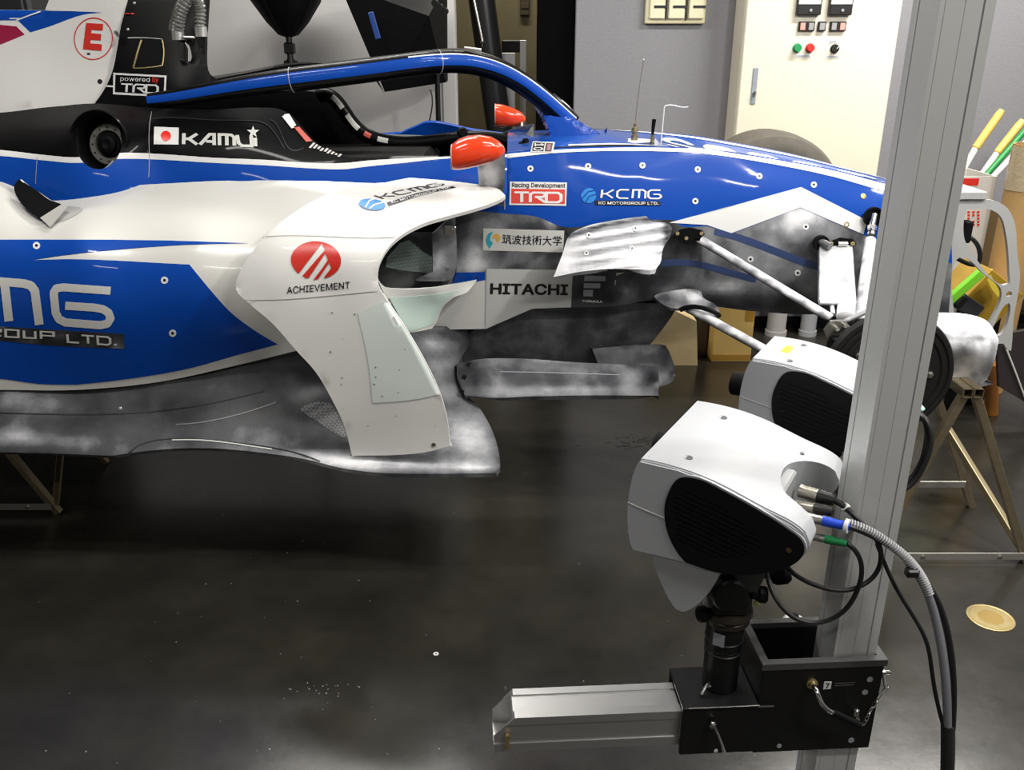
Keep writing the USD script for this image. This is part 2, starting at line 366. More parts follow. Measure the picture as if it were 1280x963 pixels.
KANJI = [
 "1,8.2 2.2,10;1.2,8.9 4.5,8.9;2.8,8.9 3.2,7.8;5.5,8.2 6.5,10;5.8,8.9 9.5,8.9;7.5,8.9 8,7.8;.8,6.5 4.6,6.5;2.7,6.5 2.7,2.2;.5,1.8 4.8,2.6;5.6,6.8 5.4,3 4.6,.6;5.6,6.8 8.6,6.8 8.6,1 9.6,.8 9.7,2.2;6.6,4.8 7.4,3.6",
 "1,9 2,8;.5,6.3 1.6,5.4;.8,.6 2.4,3.6;3.6,8 9.4,8 9,6.6;3.8,8 3.7,4 2.8,.5;6.4,10 6.4,5.4;4,5.4 8.6,5.4 7.4,3 4.2,.4;5,4.4 7,2 9.6,.4",
 ".3,7.4 3.8,7.4;2.1,10 2.1,.8 1,1.2;.4,3.6 3.8,5;4.4,7.8 9.6,7.8;7,10 7,5.4;4.6,5.4 8.8,5.4 7.4,2.6 4.4,.4;5.4,4.4 7.2,2 9.7,.4",
 "2,10 .4,8.2;2.4,7.6 .4,5.2;1.5,6.2 1.5,.4;3,7.2 6.6,7.2;4.8,9.6 4.8,.6;4.5,6.6 3,3;5.1,6.6 6.4,4;5.6,9.4 6.3,8.5;7,9 9.6,9;6.9,6.2 9.8,6.2;8.6,6.2 8.6,.8 7.6,1.2",
 ".6,6.4 9.4,6.4;5,10 4.8,6 3.4,2.6 .6,.4;5.1,6 6.8,2.6 9.5,.4",
 "2.2,9.8 3,8.4;4.8,10 5.3,8.6;8,9.9 6.9,8.3;.8,6.4 .9,7.8 9.3,7.8 8.8,6.4;2.6,6 7.4,6 5.2,4.4;5.2,4.4 5.2,.6 4,1;.6,3.4 9.4,3.4"]
def kanji_word(w=.85):
    out = []
    for i, g in enumerate(KANJI):
        for s in g.split(';'):
            out.append(LineString([(float(q.split(',')[0])+i*10.6, float(q.split(',')[1])) for q in s.split()]).buffer(w/2, 1, cap_style='flat'))
    return unary_union(out)

# ================================================================== THE ROOM
WALLY = 5.0
def floor_material():
    n = {'g': ('geometry', {}), 'n': ('noise_texture', dict(scale=3.2, detail=6., roughness=.62)), 'r': ('rgb_ramp', dict(ramp=[(.3, (.015, .0136, .0110)), (.55, (.024, .0220, .0172)), (.75, (.034, .031, .0245))])),
         'w': ('voronoi_texture', dict(scale=16., randomness=1.)), 'wr': ('map_range', dict(from_min=.0, from_max=.045, to_min=1., to_max=0., clamp=True)),
         'n3': ('noise_texture', dict(scale=2.1, detail=2.)), 'n3r': ('map_range', dict(from_min=.52, from_max=.66, to_min=0., to_max=1., clamp=True)), 'mu': ('math', dict(math_type='multiply')),
         'm': ('mix_color', dict(b=(.36, .35, .33))), 's': ('noise_texture', dict(scale=7., detail=7., roughness=.7)), 'sr': ('map_range', dict(from_min=.35, from_max=.7, to_min=.20, to_max=.25, clamp=True)),
         'bn': ('noise_texture', dict(scale=90., detail=3.)), 'b': ('bump', dict(strength=.05, distance=.002)), 'p': ('principled_bsdf', dict(specular_ior_level=.8))}
    L = [('g.position', 'n.vector'), ('n.fac', 'r.fac'), ('g.position', 'w.vector'), ('w.distance', 'wr.value'), ('g.position', 'n3.vector'), ('n3.fac', 'n3r.value'), ('wr.result', 'mu.value1'), ('n3r.result', 'mu.value2'),
         ('mu.value', 'm.fac'), ('r.color', 'm.a'), ('m.result', 'p.base_color'), ('g.position', 's.vector'), ('s.fac', 'sr.value'), ('sr.result', 'p.roughness'), ('g.position', 'bn.vector'), ('bn.fac', 'b.height'), ('b.normal', 'p.normal')]
    return usdkit.material(stage, '/World/Looks/dark_sealed_floor', n, L, surface='p.BSDF')
WALLGREY = mat('grey_textured_wallpaper', (.255, .25, .265), .7, bump=(110, .35), noise=(60, (.22, .215, .23), .6))
WALLWHITE = mat('white_backdrop_wall', (.46, .45, .44), .75, noise=(1.2, (.38, .372, .365), .7))
WALLSIDE = mat('side_wall_paint', (.30, .29, .28), .8)
OLIVE = mat('olive_corridor_wall', (.17, .145, .075), .7, noise=(2, (.12, .10, .05), .8))
CEIL = mat('ceiling_grey', (.30, .30, .29), .9)
put('floor', cbox((-4, -2.6, -.1), (4.5, 6.6, 0), .001), floor_material(), kind='structure', label='dark grey sealed workshop floor with scuffs and white specks')
put('ceiling', cbox((-4, -2.6, 3.0), (4.5, 6.6, 3.1), .001), CEIL, kind='structure')
put('wall_left', cbox((-4.1, -2.6, 0), (-4, 6.6, 3.0), .001), WALLSIDE, kind='structure')
put('wall_right', cbox((4.5, -2.6, 0), (4.6, 6.6, 3.0), .001), WALLGREY, kind='structure')
put('wall_front', cbox((-4, -2.7, 0), (4.5, -2.6, 3.0), .001), WALLSIDE, kind='structure')
xl = float(P(567, 60, 4.75)[0]); xr = float(P(719, 60, WALLY)[0]); xk = float(P(671, 60, 5.06)[0])
put('wall_back', cbox((xr, WALLY, 0), (4.5, WALLY+.12, 3.0), .004), WALLGREY, kind='structure', label='grey textured wall behind the nose of the car')
put('wall_back_left', cbox((-4, 4.75, 0), (xl, 4.87, 3.0), .004), WALLWHITE, kind='structure', label='pale grey wall behind the cockpit')
put('wall_corridor', cbox((-4, 6.2, 0), (4.5, 6.3, 3.0), .002), OLIVE, kind='structure', label='olive wall seen through the doorway')
put('door_1', [cbox((xk, 5.05, 0), (xr+.04, 5.10, 2.6), .004)], mat('matt_black_door', (.002, .002, .0024), .7, spec=.03), kind='structure', label='black door leaf standing open in the doorway')
put('trim_1', cbox((xl-.06, 4.735, 0), (xl+.01, 4.88, 3.0), .004), mat('pale_door_trim', (.50, .49, .47), .5), kind='structure')
put('baseboard_back', cbox((xr, WALLY-.012, 0), (4.5, WALLY, .07), .003), FLATBLACK, kind='structure')
for i, (x, y) in enumerate([(1.0, 1.9), (-1.2, 1.7), (2.2, 3.9), (-.8, 3.9), (1.7, .15), (-1.3, -.9), (3.1, 1.9)]):
    t = thing('ceiling_lamp', ['cream ceiling lamp above the cockpit side', 'cream ceiling lamp above the sidepod', 'cream ceiling lamp before the electrical cabinet', 'cream ceiling lamp before the pale wall', 'cream ceiling lamp above the scanner', 'cream ceiling lamp left behind the camera', 'cream ceiling lamp above the floor cap at right'][i], 'ceiling lamp', (x, y, 2.94), group='fluorescent lamps on the ceiling')
    put('housing', cbox((x-.64, y-.11, 2.94), (x+.64, y+.11, 3.0), .01), CREAM, t)
t = thing('spot_lamp', 'small square spot lamp on the ceiling right of the car', 'spot lamp', (1.8, 1.45, 2.92)); put('housing', cbox((1.68, 1.33, 2.91), (1.92, 1.57, 3.0), .01), CREAM, t)

# ------------------------------------------------------------------ electrical cabinet
CY = 4.78
c0 = P(933, 0, CY); c1 = P(1130, 0, CY); X0, X1 = float(c0[0]), float(c1[0])
t = thing('electrical_cabinet', 'tall cream metal electrical cabinet with meters and buttons on the grey wall', 'electrical cabinet', ((X0+X1)/2, (CY+WALLY)/2, .34))
put('body', cbox((X0, CY+.02, .34), (X1, WALLY-.001, 2.35), .006), CREAM, t)
dr = put('door', cbox((X0+.004, CY, .36), (X1-.004, CY+.02, 2.33), .006), CREAM, t)
def cpx(u, v): q = P(u, v, CY); return float(q[0]), float(q[2])
def plate(u0, v0, u1, v1, d, c=.003, y=CY):
    a, b = P(u0, v1, y), P(u1, v0, y); return cbox((a[0], y-d, a[2]), (b[0], y+.002, b[2]), c)
hd = put('handle', plate(937.5, 85, 948, 130, .006, .002), mat('blue_grey_handle', (.30, .33, .37), .4), t); x, z = cpx(942.5, 117)
put('lock', [cyl((x, CY-.012, z), (x, CY-.004, z), .010), cbox((x-.006, CY-.02, z-.012), (x+.006, CY-.008, z+.012), .002)], CHROME, t)
for u0, u1 in ((994, 1028), (1034, 1067)):
    mt = put('meter', plate(u0, -18, u1, 19, .03, .004), STICKER_BLACK, t)
    put('meter_face', plate(u0+2, -15, u1-2, 6, .034, .002), STICKER_WHITE, t)
    x, z = cpx((u0+u1)/2, 13); put('zero_screw', cyl((x, CY-.036, z), (x, CY-.03, z), .007, 12), STICKER_SILVER, t)
    put('needle', cbox((x-.05, CY-.0365, z+.05), (x+.06, CY-.0345, z+.053), .0005), STICKER_BLACK, t)
LAMPRED = mat('red_pilot_lens', (.80, .36, .29), .3); LAMPGREY = mat('grey_pilot_lens', (.33, .33, .33), .3)
for us, ms in (((997, 1007.5, 1018), (LAMPRED, LAMPGREY)), ((1021, 1032), (LAMPGREY,)), ((1036, 1046.5, 1057), (LAMPGREY, LAMPRED))):
    put('pilot_lamp', plate(us[0], 27, us[-1], 39, .016, .002), STICKER_BLACK, t)
    for k, m in enumerate(ms): put('pilot_lens', plate(us[k]+1.6, 28.6, us[k+1]-1.6, 37.6, .02, .001), m, t)
for u, m in ((996, mat('green_button', (.02, .30, .10), .35)), (1012, STICKER_RED)):
    x, z = cpx(u, 60); put('push_button', [cyl((x, CY-.006, z), (x, CY, z), .022), cyl((x, CY-.03, z), (x, CY-.004, z), .017)], m, t)
x, z = cpx(1043, 61); put('selector_knob', [cyl((x, CY-.006, z), (x, CY, z), .022), cyl((x, CY-.022, z), (x, CY-.004, z), .017), cbox((-.005, -.035, -.018), (.005, -.02, .018), .002, frame(*[np.array(a) for a in ((.8, 0, -.6), (0, 1, 0), (.6, 0, .8))], (x, CY, z)))], STICKER_BLACK, t)
put('knob_pointer', cbox((-.002, -.0365, 0), (.002, -.034, .017), .0005, frame(*[np.array(a) for a in ((.8, 0, -.6), (0, 1, 0), (.6, 0, .8))], (x, CY, z))), STICKER_WHITE, t)
for u, v, w in ((1004, 70, 20), (1041, 52, 12), (1041, 71, 18)):
    put('caption_plate', plate(u-w/2, v-2, u+w/2, v+2, .002, .0005), STICKER_WHITE, t)
    put('caption', plate(u-w/2+2, v-.7, u+w/2-2, v+.7, .0026, .0003), STICKER_SILVER, t)
# conduits and the dark skirting box below the cabinet
for u, w, m in ((972, 24, mat('pale_conduit', (.42, .41, .39), .5)), (1012, 20, mat('grey_conduit', (.36, .37, .38), .45))):
    x = float(P(u, 400, 4.85)[0]); r = w/2/FPX*4.9
    put('conduit_pipe', [cyl((x, 4.86, 0), (x, 4.86, .35), r, 24), cyl((x, 4.86, 0), (x, 4.86, .03), r*1.15, 24)], m, label=('pale round conduit rising from the floor under the cabinet' if u < 1000 else 'darker grey conduit to the right of the pale one under the cabinet'), category='pipe')

# ------------------------------------------------------------------ switch plate
SY = WALLY
def wplate(u0, v0, u1, v1, d, c=.003, y=SY, back=.0): a, b = P(u0, v1, y), P(u1, v0, y); return cbox((a[0], y-d, a[2]), (b[0], y-back, b[2]), c)
q = P(844, 31, SY)
t = thing('light_switch_panel', 'cream three-rocker light switch panel on the grey wall', 'light switch', (q[0], SY, q[2]))
put('plate', wplate(805, -30, 884, 30, .028, .006), CREAM2, t)
for u0, u1 in ((810, 832), (833.5, 857), (858.5, 881)):
    r = put('rocker', wplate(u0, -26, u1, 24, .042, .005), mat('cream_rocker', (.78, .73, .50), .35), t)
    put('indicator_slot', wplate(u0+6, 7.2, u1-.8, 10.6, .0435, .0004), STICKER_BLACK, t)

for u in (832.7, 857.7): put('rocker_gap', wplate(u-.7, -26, u+.7, 24, .036, .0003), STICKER_BLACK, t)
# ------------------------------------------------------------------ things in and before the doorway
a, b = P(598, -30, 5.4), P(628, 190, 5.4)
t = thing('boom_arm', 'black round boom arm leaning in the doorway behind the halo', 'boom arm', b)
put('arm', cyl(a, b, .075, 28), mat('satin_black_tube', (.02, .02, .022), .3), t)
a2, b2 = P(586, -30, 5.33), P(603, 52, 5.33)
put('edge_rail', [cyl(a2, b2, .010, 10), cyl(b2-[0, .01, 0], b2+[0.0, .01, -.02], .014, 10)], STEEL, t)
a = P(654, 50, 5.75); z1 = float(a[2])
t = thing('rack_post', 'grey steel rack post with a short arm in the doorway', 'rack', (a[0], 5.75, 0))
put('post', cbox((a[0]-.02, 5.73, 0), (a[0]+.02, 5.77, z1), .003), ALU_ANOD, t)
put('arm', cbox((a[0]-.13, 5.735, z1-.07), (a[0]-.015, 5.765, z1), .006), BLACKMETAL, t)
q0, q1 = P(618, 66, 5.5), P(644, 66, 5.5)
t = thing('upright_board', 'narrow white panel standing upright behind the boom arm', 'board', ((q0[0]+q1[0])/2, 5.5, 0))
put('board', cbox((q0[0], 5.49, .04), (q1[0], 5.52, q0[2]), .003), mat('white_laminate', (.62, .62, .62), .4), t)
put('foot', cbox((q0[0]-.02, 5.42, 0), (q1[0]+.02, 5.59, .05), .004), BLACKMETAL, t)
q0 = P(658, 15, 6.19); put('wall_vent', [cbox((q0[0]-.04, 6.17, q0[2]-.02), (q0[0]+.02, 6.2, q0[2]+.35), .004)]+[cbox((q0[0]-.035, 6.165, q0[2]+.02+.06*k), (q0[0]+.015, 6.175, q0[2]+.05+.06*k), .001) for k in range(5)], mat('dark_olive_vent', (.05, .043, .02), .6), label='narrow dark vent high on the olive wall', category='vent')

# ------------------------------------------------------------------ photographic softboxes seen from behind
FAB = mat('black_nylon', (.003, .003, .0035), .6, bump=(12, .25), spec=.15)
def stand(t, x, y, top):
    put('column', [cyl((x, y, .02), (x, y, top*.5), .017), cyl((x, y, top*.5), (x, y, top), .012)], BLACKMETAL, t)
    for k in range(3):
        a = k*2*math.pi/3+.4; put('leg', cyl((x, y, .32), (x+.42*math.cos(a), y+.42*math.sin(a), .012), .011), BLACKMETAL, t)
q = P(361, 47, 4.3)
t = thing('umbrella_softbox', 'round black parabolic softbox on a stand left of the cockpit', 'softbox', (q[0], q[1], 0))
stand(t, q[0], q[1], q[2]-.08)
ax = unit((-.02, .12, 1)); prof = [(0, .012), (.012, .05), (.07, .11), (.16, .18), (.27, .225), (.40, .245), (.42, .24), (.40, .23), (.1, .12)]
put('canopy', lathe(q, ax, [(s*.95, r*.84) for s, r in prof], 40), FAB, t)
for k in range(8):
    aa = k*math.pi/4+.3; x_, y_, d_ = basis(ax); rd = np.cos(aa)*x_+np.sin(aa)*y_
    put('rib', tube([q+d_*s*.95+rd*(r*.84+.001) for s, r in prof[1:6]], .0018, 6), BLACKMETAL, t)
put('mount', [cyl(q-ax*.15, q+ax*.02, .014), cbox(q-[.022, .025, .07], q+[.022, .025, -.02], .006), cyl(q+[-.03, 0, -.11], q+[.03, 0, -.11], .012), cbox(q-[.018, .02, .16], q+[.018, .02, -.09], .005)], BLACKMETAL, t)
tp = [P(428, -14, 4.25), P(552, -14, 4.45), P(556, 104, 4.45), P(481, 116, 4.15)]
t = thing('square_softbox', 'square black softbox tilted down on a light stand behind the halo', 'softbox', (P(548, 150, 4.4)[0], 4.4, 0))
fr = [P(424, -20, 4.2), P(556, -20, 4.5), P(557, 103, 4.5), P(481, 115, 4.2)]
bk = P(536, 20, 4.1)
v = np.array(fr+[bk]); back = v.copy(); back[:4] += [0, .16, .0]
hull = trimesh.Trimesh(np.vstack([v, back])).convex_hull
put('canopy', hull, FAB, t, smooth=20)
put('badge', cbox((-.012, -.004, -.055), (.012, .004, .055), .002, frame(unit((1, -.12, .25)), unit((.15, 1, 0)), unit((-.25, 0, 1)), P(468, 32, 4.085))), mat('blue_badge', (.015, .06, .26), .5), t)
stand(t, P(548, 150, 4.4)[0], 4.4, float(P(548, 40, 4.4)[2]))
for k in range(3): put('mount_knob', cyl(P(543+6*k, 4+5*k, 4.08), P(545+6*k, 4+5*k, 4.12), .014, 10), BLACKMETAL, t)
put('power_cable', tube(curve([P(538, 112, 4.38), P(540, 135, 4.38), P(536, 155, 4.38), P(532, 190, 4.36), P(536, 320, 4.3), Pz(540, 398, .02)]), .0035, 6), CABLE, t)
# dark box at the top left
q0, q1 = P(-20, 13, 4.5), P(36, -40, 4.5)
put('dark_equipment_case', [cbox((q0[0]-.6, 4.45, 0), (q1[0], 4.7, 2.1), .015), cbox((q0[0]-.58, 4.44, .05), (q1[0]-.03, 4.46, 2.05), .006), cbox((q1[0]-.10, 4.425, 1.0), (q1[0]-.07, 4.45, 1.15), .004)], mat('charcoal_case', (.02, .02, .022), .5), label='tall dark equipment case against the pale wall at far left', category='case')

# ------------------------------------------------------------------ boards and cartons on the floor under the nose
def standing(name, px, Y, th, m, label, category):
    pts = P(np.array([p[0] for p in px]), np.array([p[1] for p in px]), Y); poly = Polygon([(q[0], max(q[2], 0.0)) for q in pts])
    return put(name, extrude(poly, th, frame((1, 0, 0), (0, 0, 1), (0, -1, 0), (0, Y+th, 0))), m, label=label, category=category)
f1 = float(Pz(840, 457, 0)[1]); pts = [(811, 458), (812, 402), (836, 385), (878, 402), (876, 459)]
standing('wooden_board', [(811, 470), (812, 402), (836, 385), (871, 402), (871, 470)], f1, .10, PLY, 'pale wooden board with a pointed top standing on the floor under the nose', 'board')
f2 = float(Pz(920, 453, 0)[1]); a, b = P(890, 440, f2), P(939, 440, f2); zt = float(P(900, 378, f2)[2])
t = thing('cardboard_box', 'yellowish cardboard carton with brown tape, right of the wooden board', 'box', ((a[0]+b[0])/2, f2+.1, 0))
put('carton', cbox((a[0], f2, 0), (b[0], f2+.24, zt), .004), CARD2, t)
put('tape_strip', [cbox((b[0]-.05, f2-.0015, zt-.10), (b[0]-.002, f2, zt-.01), .0005), cbox((a[0]+.002, f2-.0015, .012), (b[0]-.002, f2, .045), .0005)], mat('brown_tape', (.40, .22, .035), .3), t)
a, b = P(872, 440, f2), P(890, 440, f2)
put('dark_carton', [cbox((a[0]+.01, f2+.10, 0), (b[0]-.005, f2+.4, .33), .004), cbox((a[0]+.015, f2+.097, .02), (b[0]-.01, f2+.101, .31), .001)], mat('dark_brown_carton', (.06, .045, .025), .6), label='narrow dark carton squeezed between wooden board and cardboard box', category='box')

# ------------------------------------------------------------------ right-hand clutter by the wall
def px_rod(u0, v0, u1, v1, Y0, Y1, r, n=14): return cyl(P(u0, v0, Y0), P(u1, v1, Y1), r, n)
BRY = mat('yellow_handle', (.72, .50, .12), .4); BRW = mat('white_handle', (.66, .66, .60), .4); BRG = mat('green_handle', (.01, .24, .045), .35)
def broom(u0, v0, um, vm, u1, v1, Y0, Y1, m1, m2, r, label):
    top, mid = P(u0, v0, Y0), P(um, vm, Y0+(Y1-Y0)*.3); low = P(u1, v1, Y1); d = unit(low-mid); k = (mid[2]-.05)/max(-d[2], 1e-3); low = mid+d*min(k, 1.6)
    t = thing('broom', label, 'broom', low); grip = lathe(top, mid-top, [(0, .002), (.004, r*1.0), (.03, r*1.25), (np.linalg.norm(mid-top)*.97, r*1.25), (np.linalg.norm(mid-top), r)], 16)
    put('grip', grip, m1, t); put('pole', cyl(mid, low, r, 14), m2, t)
    put('brush_head', cbox((-.13, -.03, -.05), (.13, .03, .03), .008, frame((1, 0, 0), (0, 1, 0), (0, 0, 1), low)), BLACKMETAL, t)
    return top, mid
broom(1253, 137, 1219, 186, 1196, 226, 4.6, 4.5, BRY, BRW, .016, 'white-poled broom with a yellow grip, nearest to the aluminium pole')
broom(1279, 150, 1246, 192, 1212, 240, 4.55, 4.45, BRY, BRW, .016, 'white-poled broom with a yellow grip beside the green rod')
put('green_rod', px_rod(1284, 160, 1219, 235, 4.5, 4.4, .014), BRG, label='green rod leaning between the brooms', category='rod')
put('white_rod', px_rod(1282, 178, 1226, 238, 4.45, 4.36, .015), BRW, label='plain white rod below the green rod', category='rod')
# bin that holds them: white box with red print
q0, q1 = P(1190, 300, 4.2), P(1227, 300, 4.2); zt = float(P(1220, 221, 4.2)[2])
t = thing('storage_box', 'white storage box with red print behind the aluminium pole holding brooms', 'box', ((q0[0]+q1[0])/2, 4.35, 0))
put('carton', [extrude(rrect(q0[0], 4.2, q1[0]+.02, 4.5, .01).difference(rrect(q0[0]+.01, 4.21, q1[0]+.01, 4.49, .008)), zt, frame((1, 0, 0), (0, 1, 0), (0, 0, 1), (0, 0, 0))), cbox((q0[0]+.002, 4.202, 0), (q1[0], 4.49, .02), .002)], mat('white_carton', (.62, .60, .55), .6), t)
def bplate(u0, v0, u1, v1): a, b = P(u0, v1, 4.2), P(u1, v0, 4.2); return cbox((a[0], 4.1985, a[2]), (b[0], 4.2002, b[2]), .0004)
put('red_print', [bplate(1203, 223, 1224, 232)], STICKER_RED, t)
put('red_letters', [bplate(1209+6*k, 264+4*j, 1212.5+6*k, 266.5+4*j) for k in range(3) for j in range(5) if (k, j) != (1, 2)], STICKER_RED, t)
# cardboard tubes and sheets
def upright(name, u0, u1, vtop, Y, th, m, label, category, vb=None, tilt=0):
    a, b = P(u0, 400, Y), P(u1, 400, Y); z = float(P((u0+u1)/2, vtop, Y)[2])
    return put(name, cbox((a[0], Y, 0), (b[0], Y+th, z), .005), m, label=label, category=category)
xx = float(P(1262, 330, 4.02)[0]); zt = float(P(1262, 180, 4.02)[2]); rr_ = .085
t = thing('cardboard_tube', 'thick brown cardboard tube standing at the right edge', 'cardboard tube', (xx, 4.02, 0))
put('tube_wall', extrude(Point(0, 0).buffer(rr_, 12).difference(Point(0, 0).buffer(rr_-.008, 12)), zt, frame((1, 0, 0), (0, 1, 0), (0, 0, 1), (xx, 4.02, 0))), CARD, t)
zz = float(P(1262, 238, 4.0)[2])
put('clear_wrap', extrude(Point(0, 0).buffer(rr_+.003, 12).difference(Point(0, 0).buffer(rr_+.0005, 12)), zt-zz-.01, frame((1, 0, 0), (0, 1, 0), (0, 0, 1), (xx, 4.02, zz))), mat('glossy_wrap', (.42, .34, .22), .15, bump=(70, .5)), t)
upright('wooden_plank', 1227, 1246, 228, 4.3, .03, mat('gold_wood_plank', (.42, .27, .07), .35, noise=(12, (.34, .20, .05), .6)), 'golden wooden plank standing left of the cardboard tube', 'plank')
upright('brown_sheet', 1196, 1232, 262, 4.56, .02, mat('dark_cardboard', (.20, .13, .05), .7), 'brown cardboard sheet leaning behind the golden plank', 'sheet')
def rot_box(u, v, Y, w, h, d, ang, m): 
    c = P(u, v, Y); ca, sa = math.cos(ang), math.sin(ang); return cbox((-w/2, -d/2, -h/2), (w/2, d/2, h/2), .004, frame((ca, 0, sa), (0, 1, 0), (-sa, 0, ca), c))
GOLDF = mat('gold_foil_board', (.48, .30, .035), .28, metal=.3, noise=(9, (.34, .20, .02), .7))
t = thing('foil_box', 'tilted golden box behind the grey bracket', 'box', (P(1226, 372, 3.86)[0], 3.86, 0))
put('box', rot_box(1222, 366, 3.86, .20, .20, .24, -.62, GOLDF), GOLDF, t); c = P(1222, 366, 3.86)
put('support_stack', cbox((c[0]-.03, 3.80, 0), (c[0]+.10, 3.96, c[2]-.10), .006), FLATBLACK, t)
t = thing('black_case', 'small black plastic case below the green strap', 'case', P(1210, 384, 3.66))
put('case', rot_box(1207, 381, 3.70, .13, .07, .06, -.55, FLATBLACK), mat('dark_plastic', (.025, .027, .03), .4), t)
put('stand', cbox(P(1210, 392, 3.70)*[1, 1, 0]-[.02, .02, 0], P(1210, 392, 3.70)+[.02, .02, -.02], .003), FLATBLACK, t)
put('latch', rot_box(1203, 377, 3.645, .03, .05, .012, -.55, FLATBLACK), BLACKMETAL, t)
t = thing('measuring_strap', 'bright lime green strap slanting behind the bracket', 'strap', P(1190, 380, 3.6))
LIME = mat('lime_green', (.20, .62, .03), .5)
put('strap', sqtube(P(1164, 395, 3.62), P(1226, 341, 3.58), .034, (0, 1, 0)), LIME, t)
put('yellow_bag', [trimesh.Trimesh(np.vstack([P(np.array([1234, 1238, 1250, 1248, 1240.]), np.array([350, 342, 366, 372, 362.]), 3.6), P(np.array([1236, 1240, 1248, 1246.]), np.array([353, 348, 366, 368.]), 3.7)])).convex_hull], mat('yellow_wrap', (.62, .50, .05), .25), label='small crumple of yellow wrapping behind the bracket', category='wrapping')
t = thing('leaning_board', 'dark grey board leaning at the right edge of the floor', 'board', (2.35, 3.6, 0))
poly = Polygon([tuple(P(u, v, 3.5)[[0, 2]]) for u, v in ((1246, 420), (1300, 410), (1300, 517), (1275, 499), (1249, 484))])
put('board', extrude(poly, .02, frame((1, 0, 0), (0, 0, 1), (0, -1, 0), (0, 3.52, 0))), mat('dark_brown_board', (.028, .022, .022), .5), t)
put('edge_cord', tube(curve([P(1256, 432, 3.49), P(1268, 462, 3.49), P(1282, 500, 3.49)]), .004, 6), STICKER_GREY, t)
put('amber_post', cyl(P(1240, 455, 3.7), P(1246, 487, 3.7)*[1, 1, 0]+[0, 0, .0], .028, 16), mat('amber_wood', (.34, .13, .02), .4), label='short amber wooden post behind the white brake duct', category='post')
t = thing('work_stool', 'dark stool with black cushion at the far right behind the dark board', 'stool', (float(P(1272, 405, 3.9)[0]), 3.9, 0)); c = P(1280, 408, 3.95)
put('seat', lathe((c[0]+.2, 4.15, c[2]-.03), (0, 0, 1), [(0, .001), (0, .14), (.02, .16), (.05, .16), (.065, .14), (.065, .001)], 28), FLATBLACK, t)
for k in range(3): a = k*2.09+.3; put('leg', cyl((c[0]+.2+.1*math.cos(a), 4.15+.1*math.sin(a), c[2]-.03), (c[0]+.2+.15*math.cos(a), 4.15+.15*math.sin(a), 0), .012), BLACKMETAL, t)

# ------------------------------------------------------------------ floor details
q = Pz(1238, 773, 0)
t = thing('floor_cap', 'round brass service cap set in the floor at right', 'floor cap', q)
put('rim', lathe(q, (0, 0, 1), [(0, .066), (.003, .066), (.004, .062), (.003, .058)], 40), BRASS, t)
put('lid', lathe(q, (0, 0, 1), [(.0, .001), (.0022, .001), (.0022, .058)], 40), BRASS, t)
put('lid_recess', lathe(q, (0, 0, 1), [(.0024, .001), (.0026, .03), (.0024, .035)], 32), mat('dark_brass', (.36, .25, .08), .5, metal=.7), t)
q = Pz(545, 818, 0)
put('washer', extrude(Point(0, 0).buffer(.0075, 8).difference(Point(0, 0).buffer(.0028, 8)), .0015, frame((1, 0, 0), (0, 1, 0), (0, 0, 1), q)), STICKER_WHITE, label='tiny white ring lying alone on the floor in front', category='washer')
random.seed(8); dp = []
for k in range(70):
    if k < 22: u, v = random.gauss(395, 22), random.gauss(862, 10)
    else: u, v = random.uniform(30, 860), random.uniform(640, 950)
    q = Pz(u, v, 0); w = random.uniform(.0006, .0017); dp.append(cbox((q[0]-w, q[1]-w*1.3, .0), (q[0]+w, q[1]+w*1.3, .0012), .0003))
put('floor_specks', dp, STICKER_SILVER, label='tiny pale specks scattered over the dark floor in front', category='specks', kind='stuff')
SCUFF = mat('black_scuff', (.008, .008, .007), .6)
random.seed(5); sc = []
for k in range(60):
    u, v = random.gauss(795, 20), random.gauss(553, 4); w = random.uniform(.5, 2)
    q = Pz(u, v, 0); sc.append(cbox((q[0]-.004*w, q[1]-.003, .0002), (q[0]+.004*w, q[1]+.003, .0008), .0001))
for u in (783, 799): q = Pz(u, 558, 0); sc.append(cbox((q[0]-.016, q[1]-.004, .0002), (q[0]+.016, q[1]+.004, .0009), .0001))
put('scuff_marks', sc, SCUFF, label='patch of black scuff marks on the floor left of the scanner', category='scuff', kind='stuff')

# ================================================================== THE RACING CAR (one thing; its panels are parts, stickers on a panel are sub-parts)
YC = 3.25
CAR = thing('racing_car', 'blue, white and black open-wheel racing car with a halo, sprayed with grey scanning powder', 'racing car', (0., YC, .40))
def panel(name, ctrl, poly, material, th=.008, step=10., bstep=5., roll=None, extra=None, powder=None, label=None, parent=None, eps=0., hole=None):
    if not hasattr(poly, 'geom_type'): poly = outline(poly)
    if hole is not None: poly = poly.difference(hole)
    S = Surf(ctrl, poly, roll, extra); m, a = sheet(S, poly, th, step, bstep, eps, powder)
    nd = put(name, m, material, parent or CAR, label, attr=a); return S, nd, poly
def powder_decal(parent, name, S, poly, pw, eps=.0012, step=7., bstep=4., label=None):
    if not hasattr(poly, 'geom_type'): poly = outline(poly)
    m, a = sheet(S, poly, .0006, step, bstep, eps, pw); return put(name, m, POWDER, parent, label, attr=a)
def paint(parent, name, S, pts, material, eps=.0012, step=9., clip=None, label=None):
    poly = outline(pts) if not hasattr(pts, 'geom_type') else pts
    if clip is not None: poly = poly.intersection(clip)
    return decal(parent, name, S, poly, material, eps, step, 4., label)
def band(parent, name, S, line, w, material, eps=.0016, clip=None, smooth=True):
    a = np.array(line, float)
    if smooth and len(a) > 2: a = curve(np.c_[a, np.zeros(len(a))], 8*len(a))[:, :2]
    poly = LineString(a).buffer(w/2, 2, cap_style='flat')
    if clip is not None: poly = poly.intersection(clip)
    return decal(parent, name, S, poly, material, eps, max(4., w*.8), 3.)
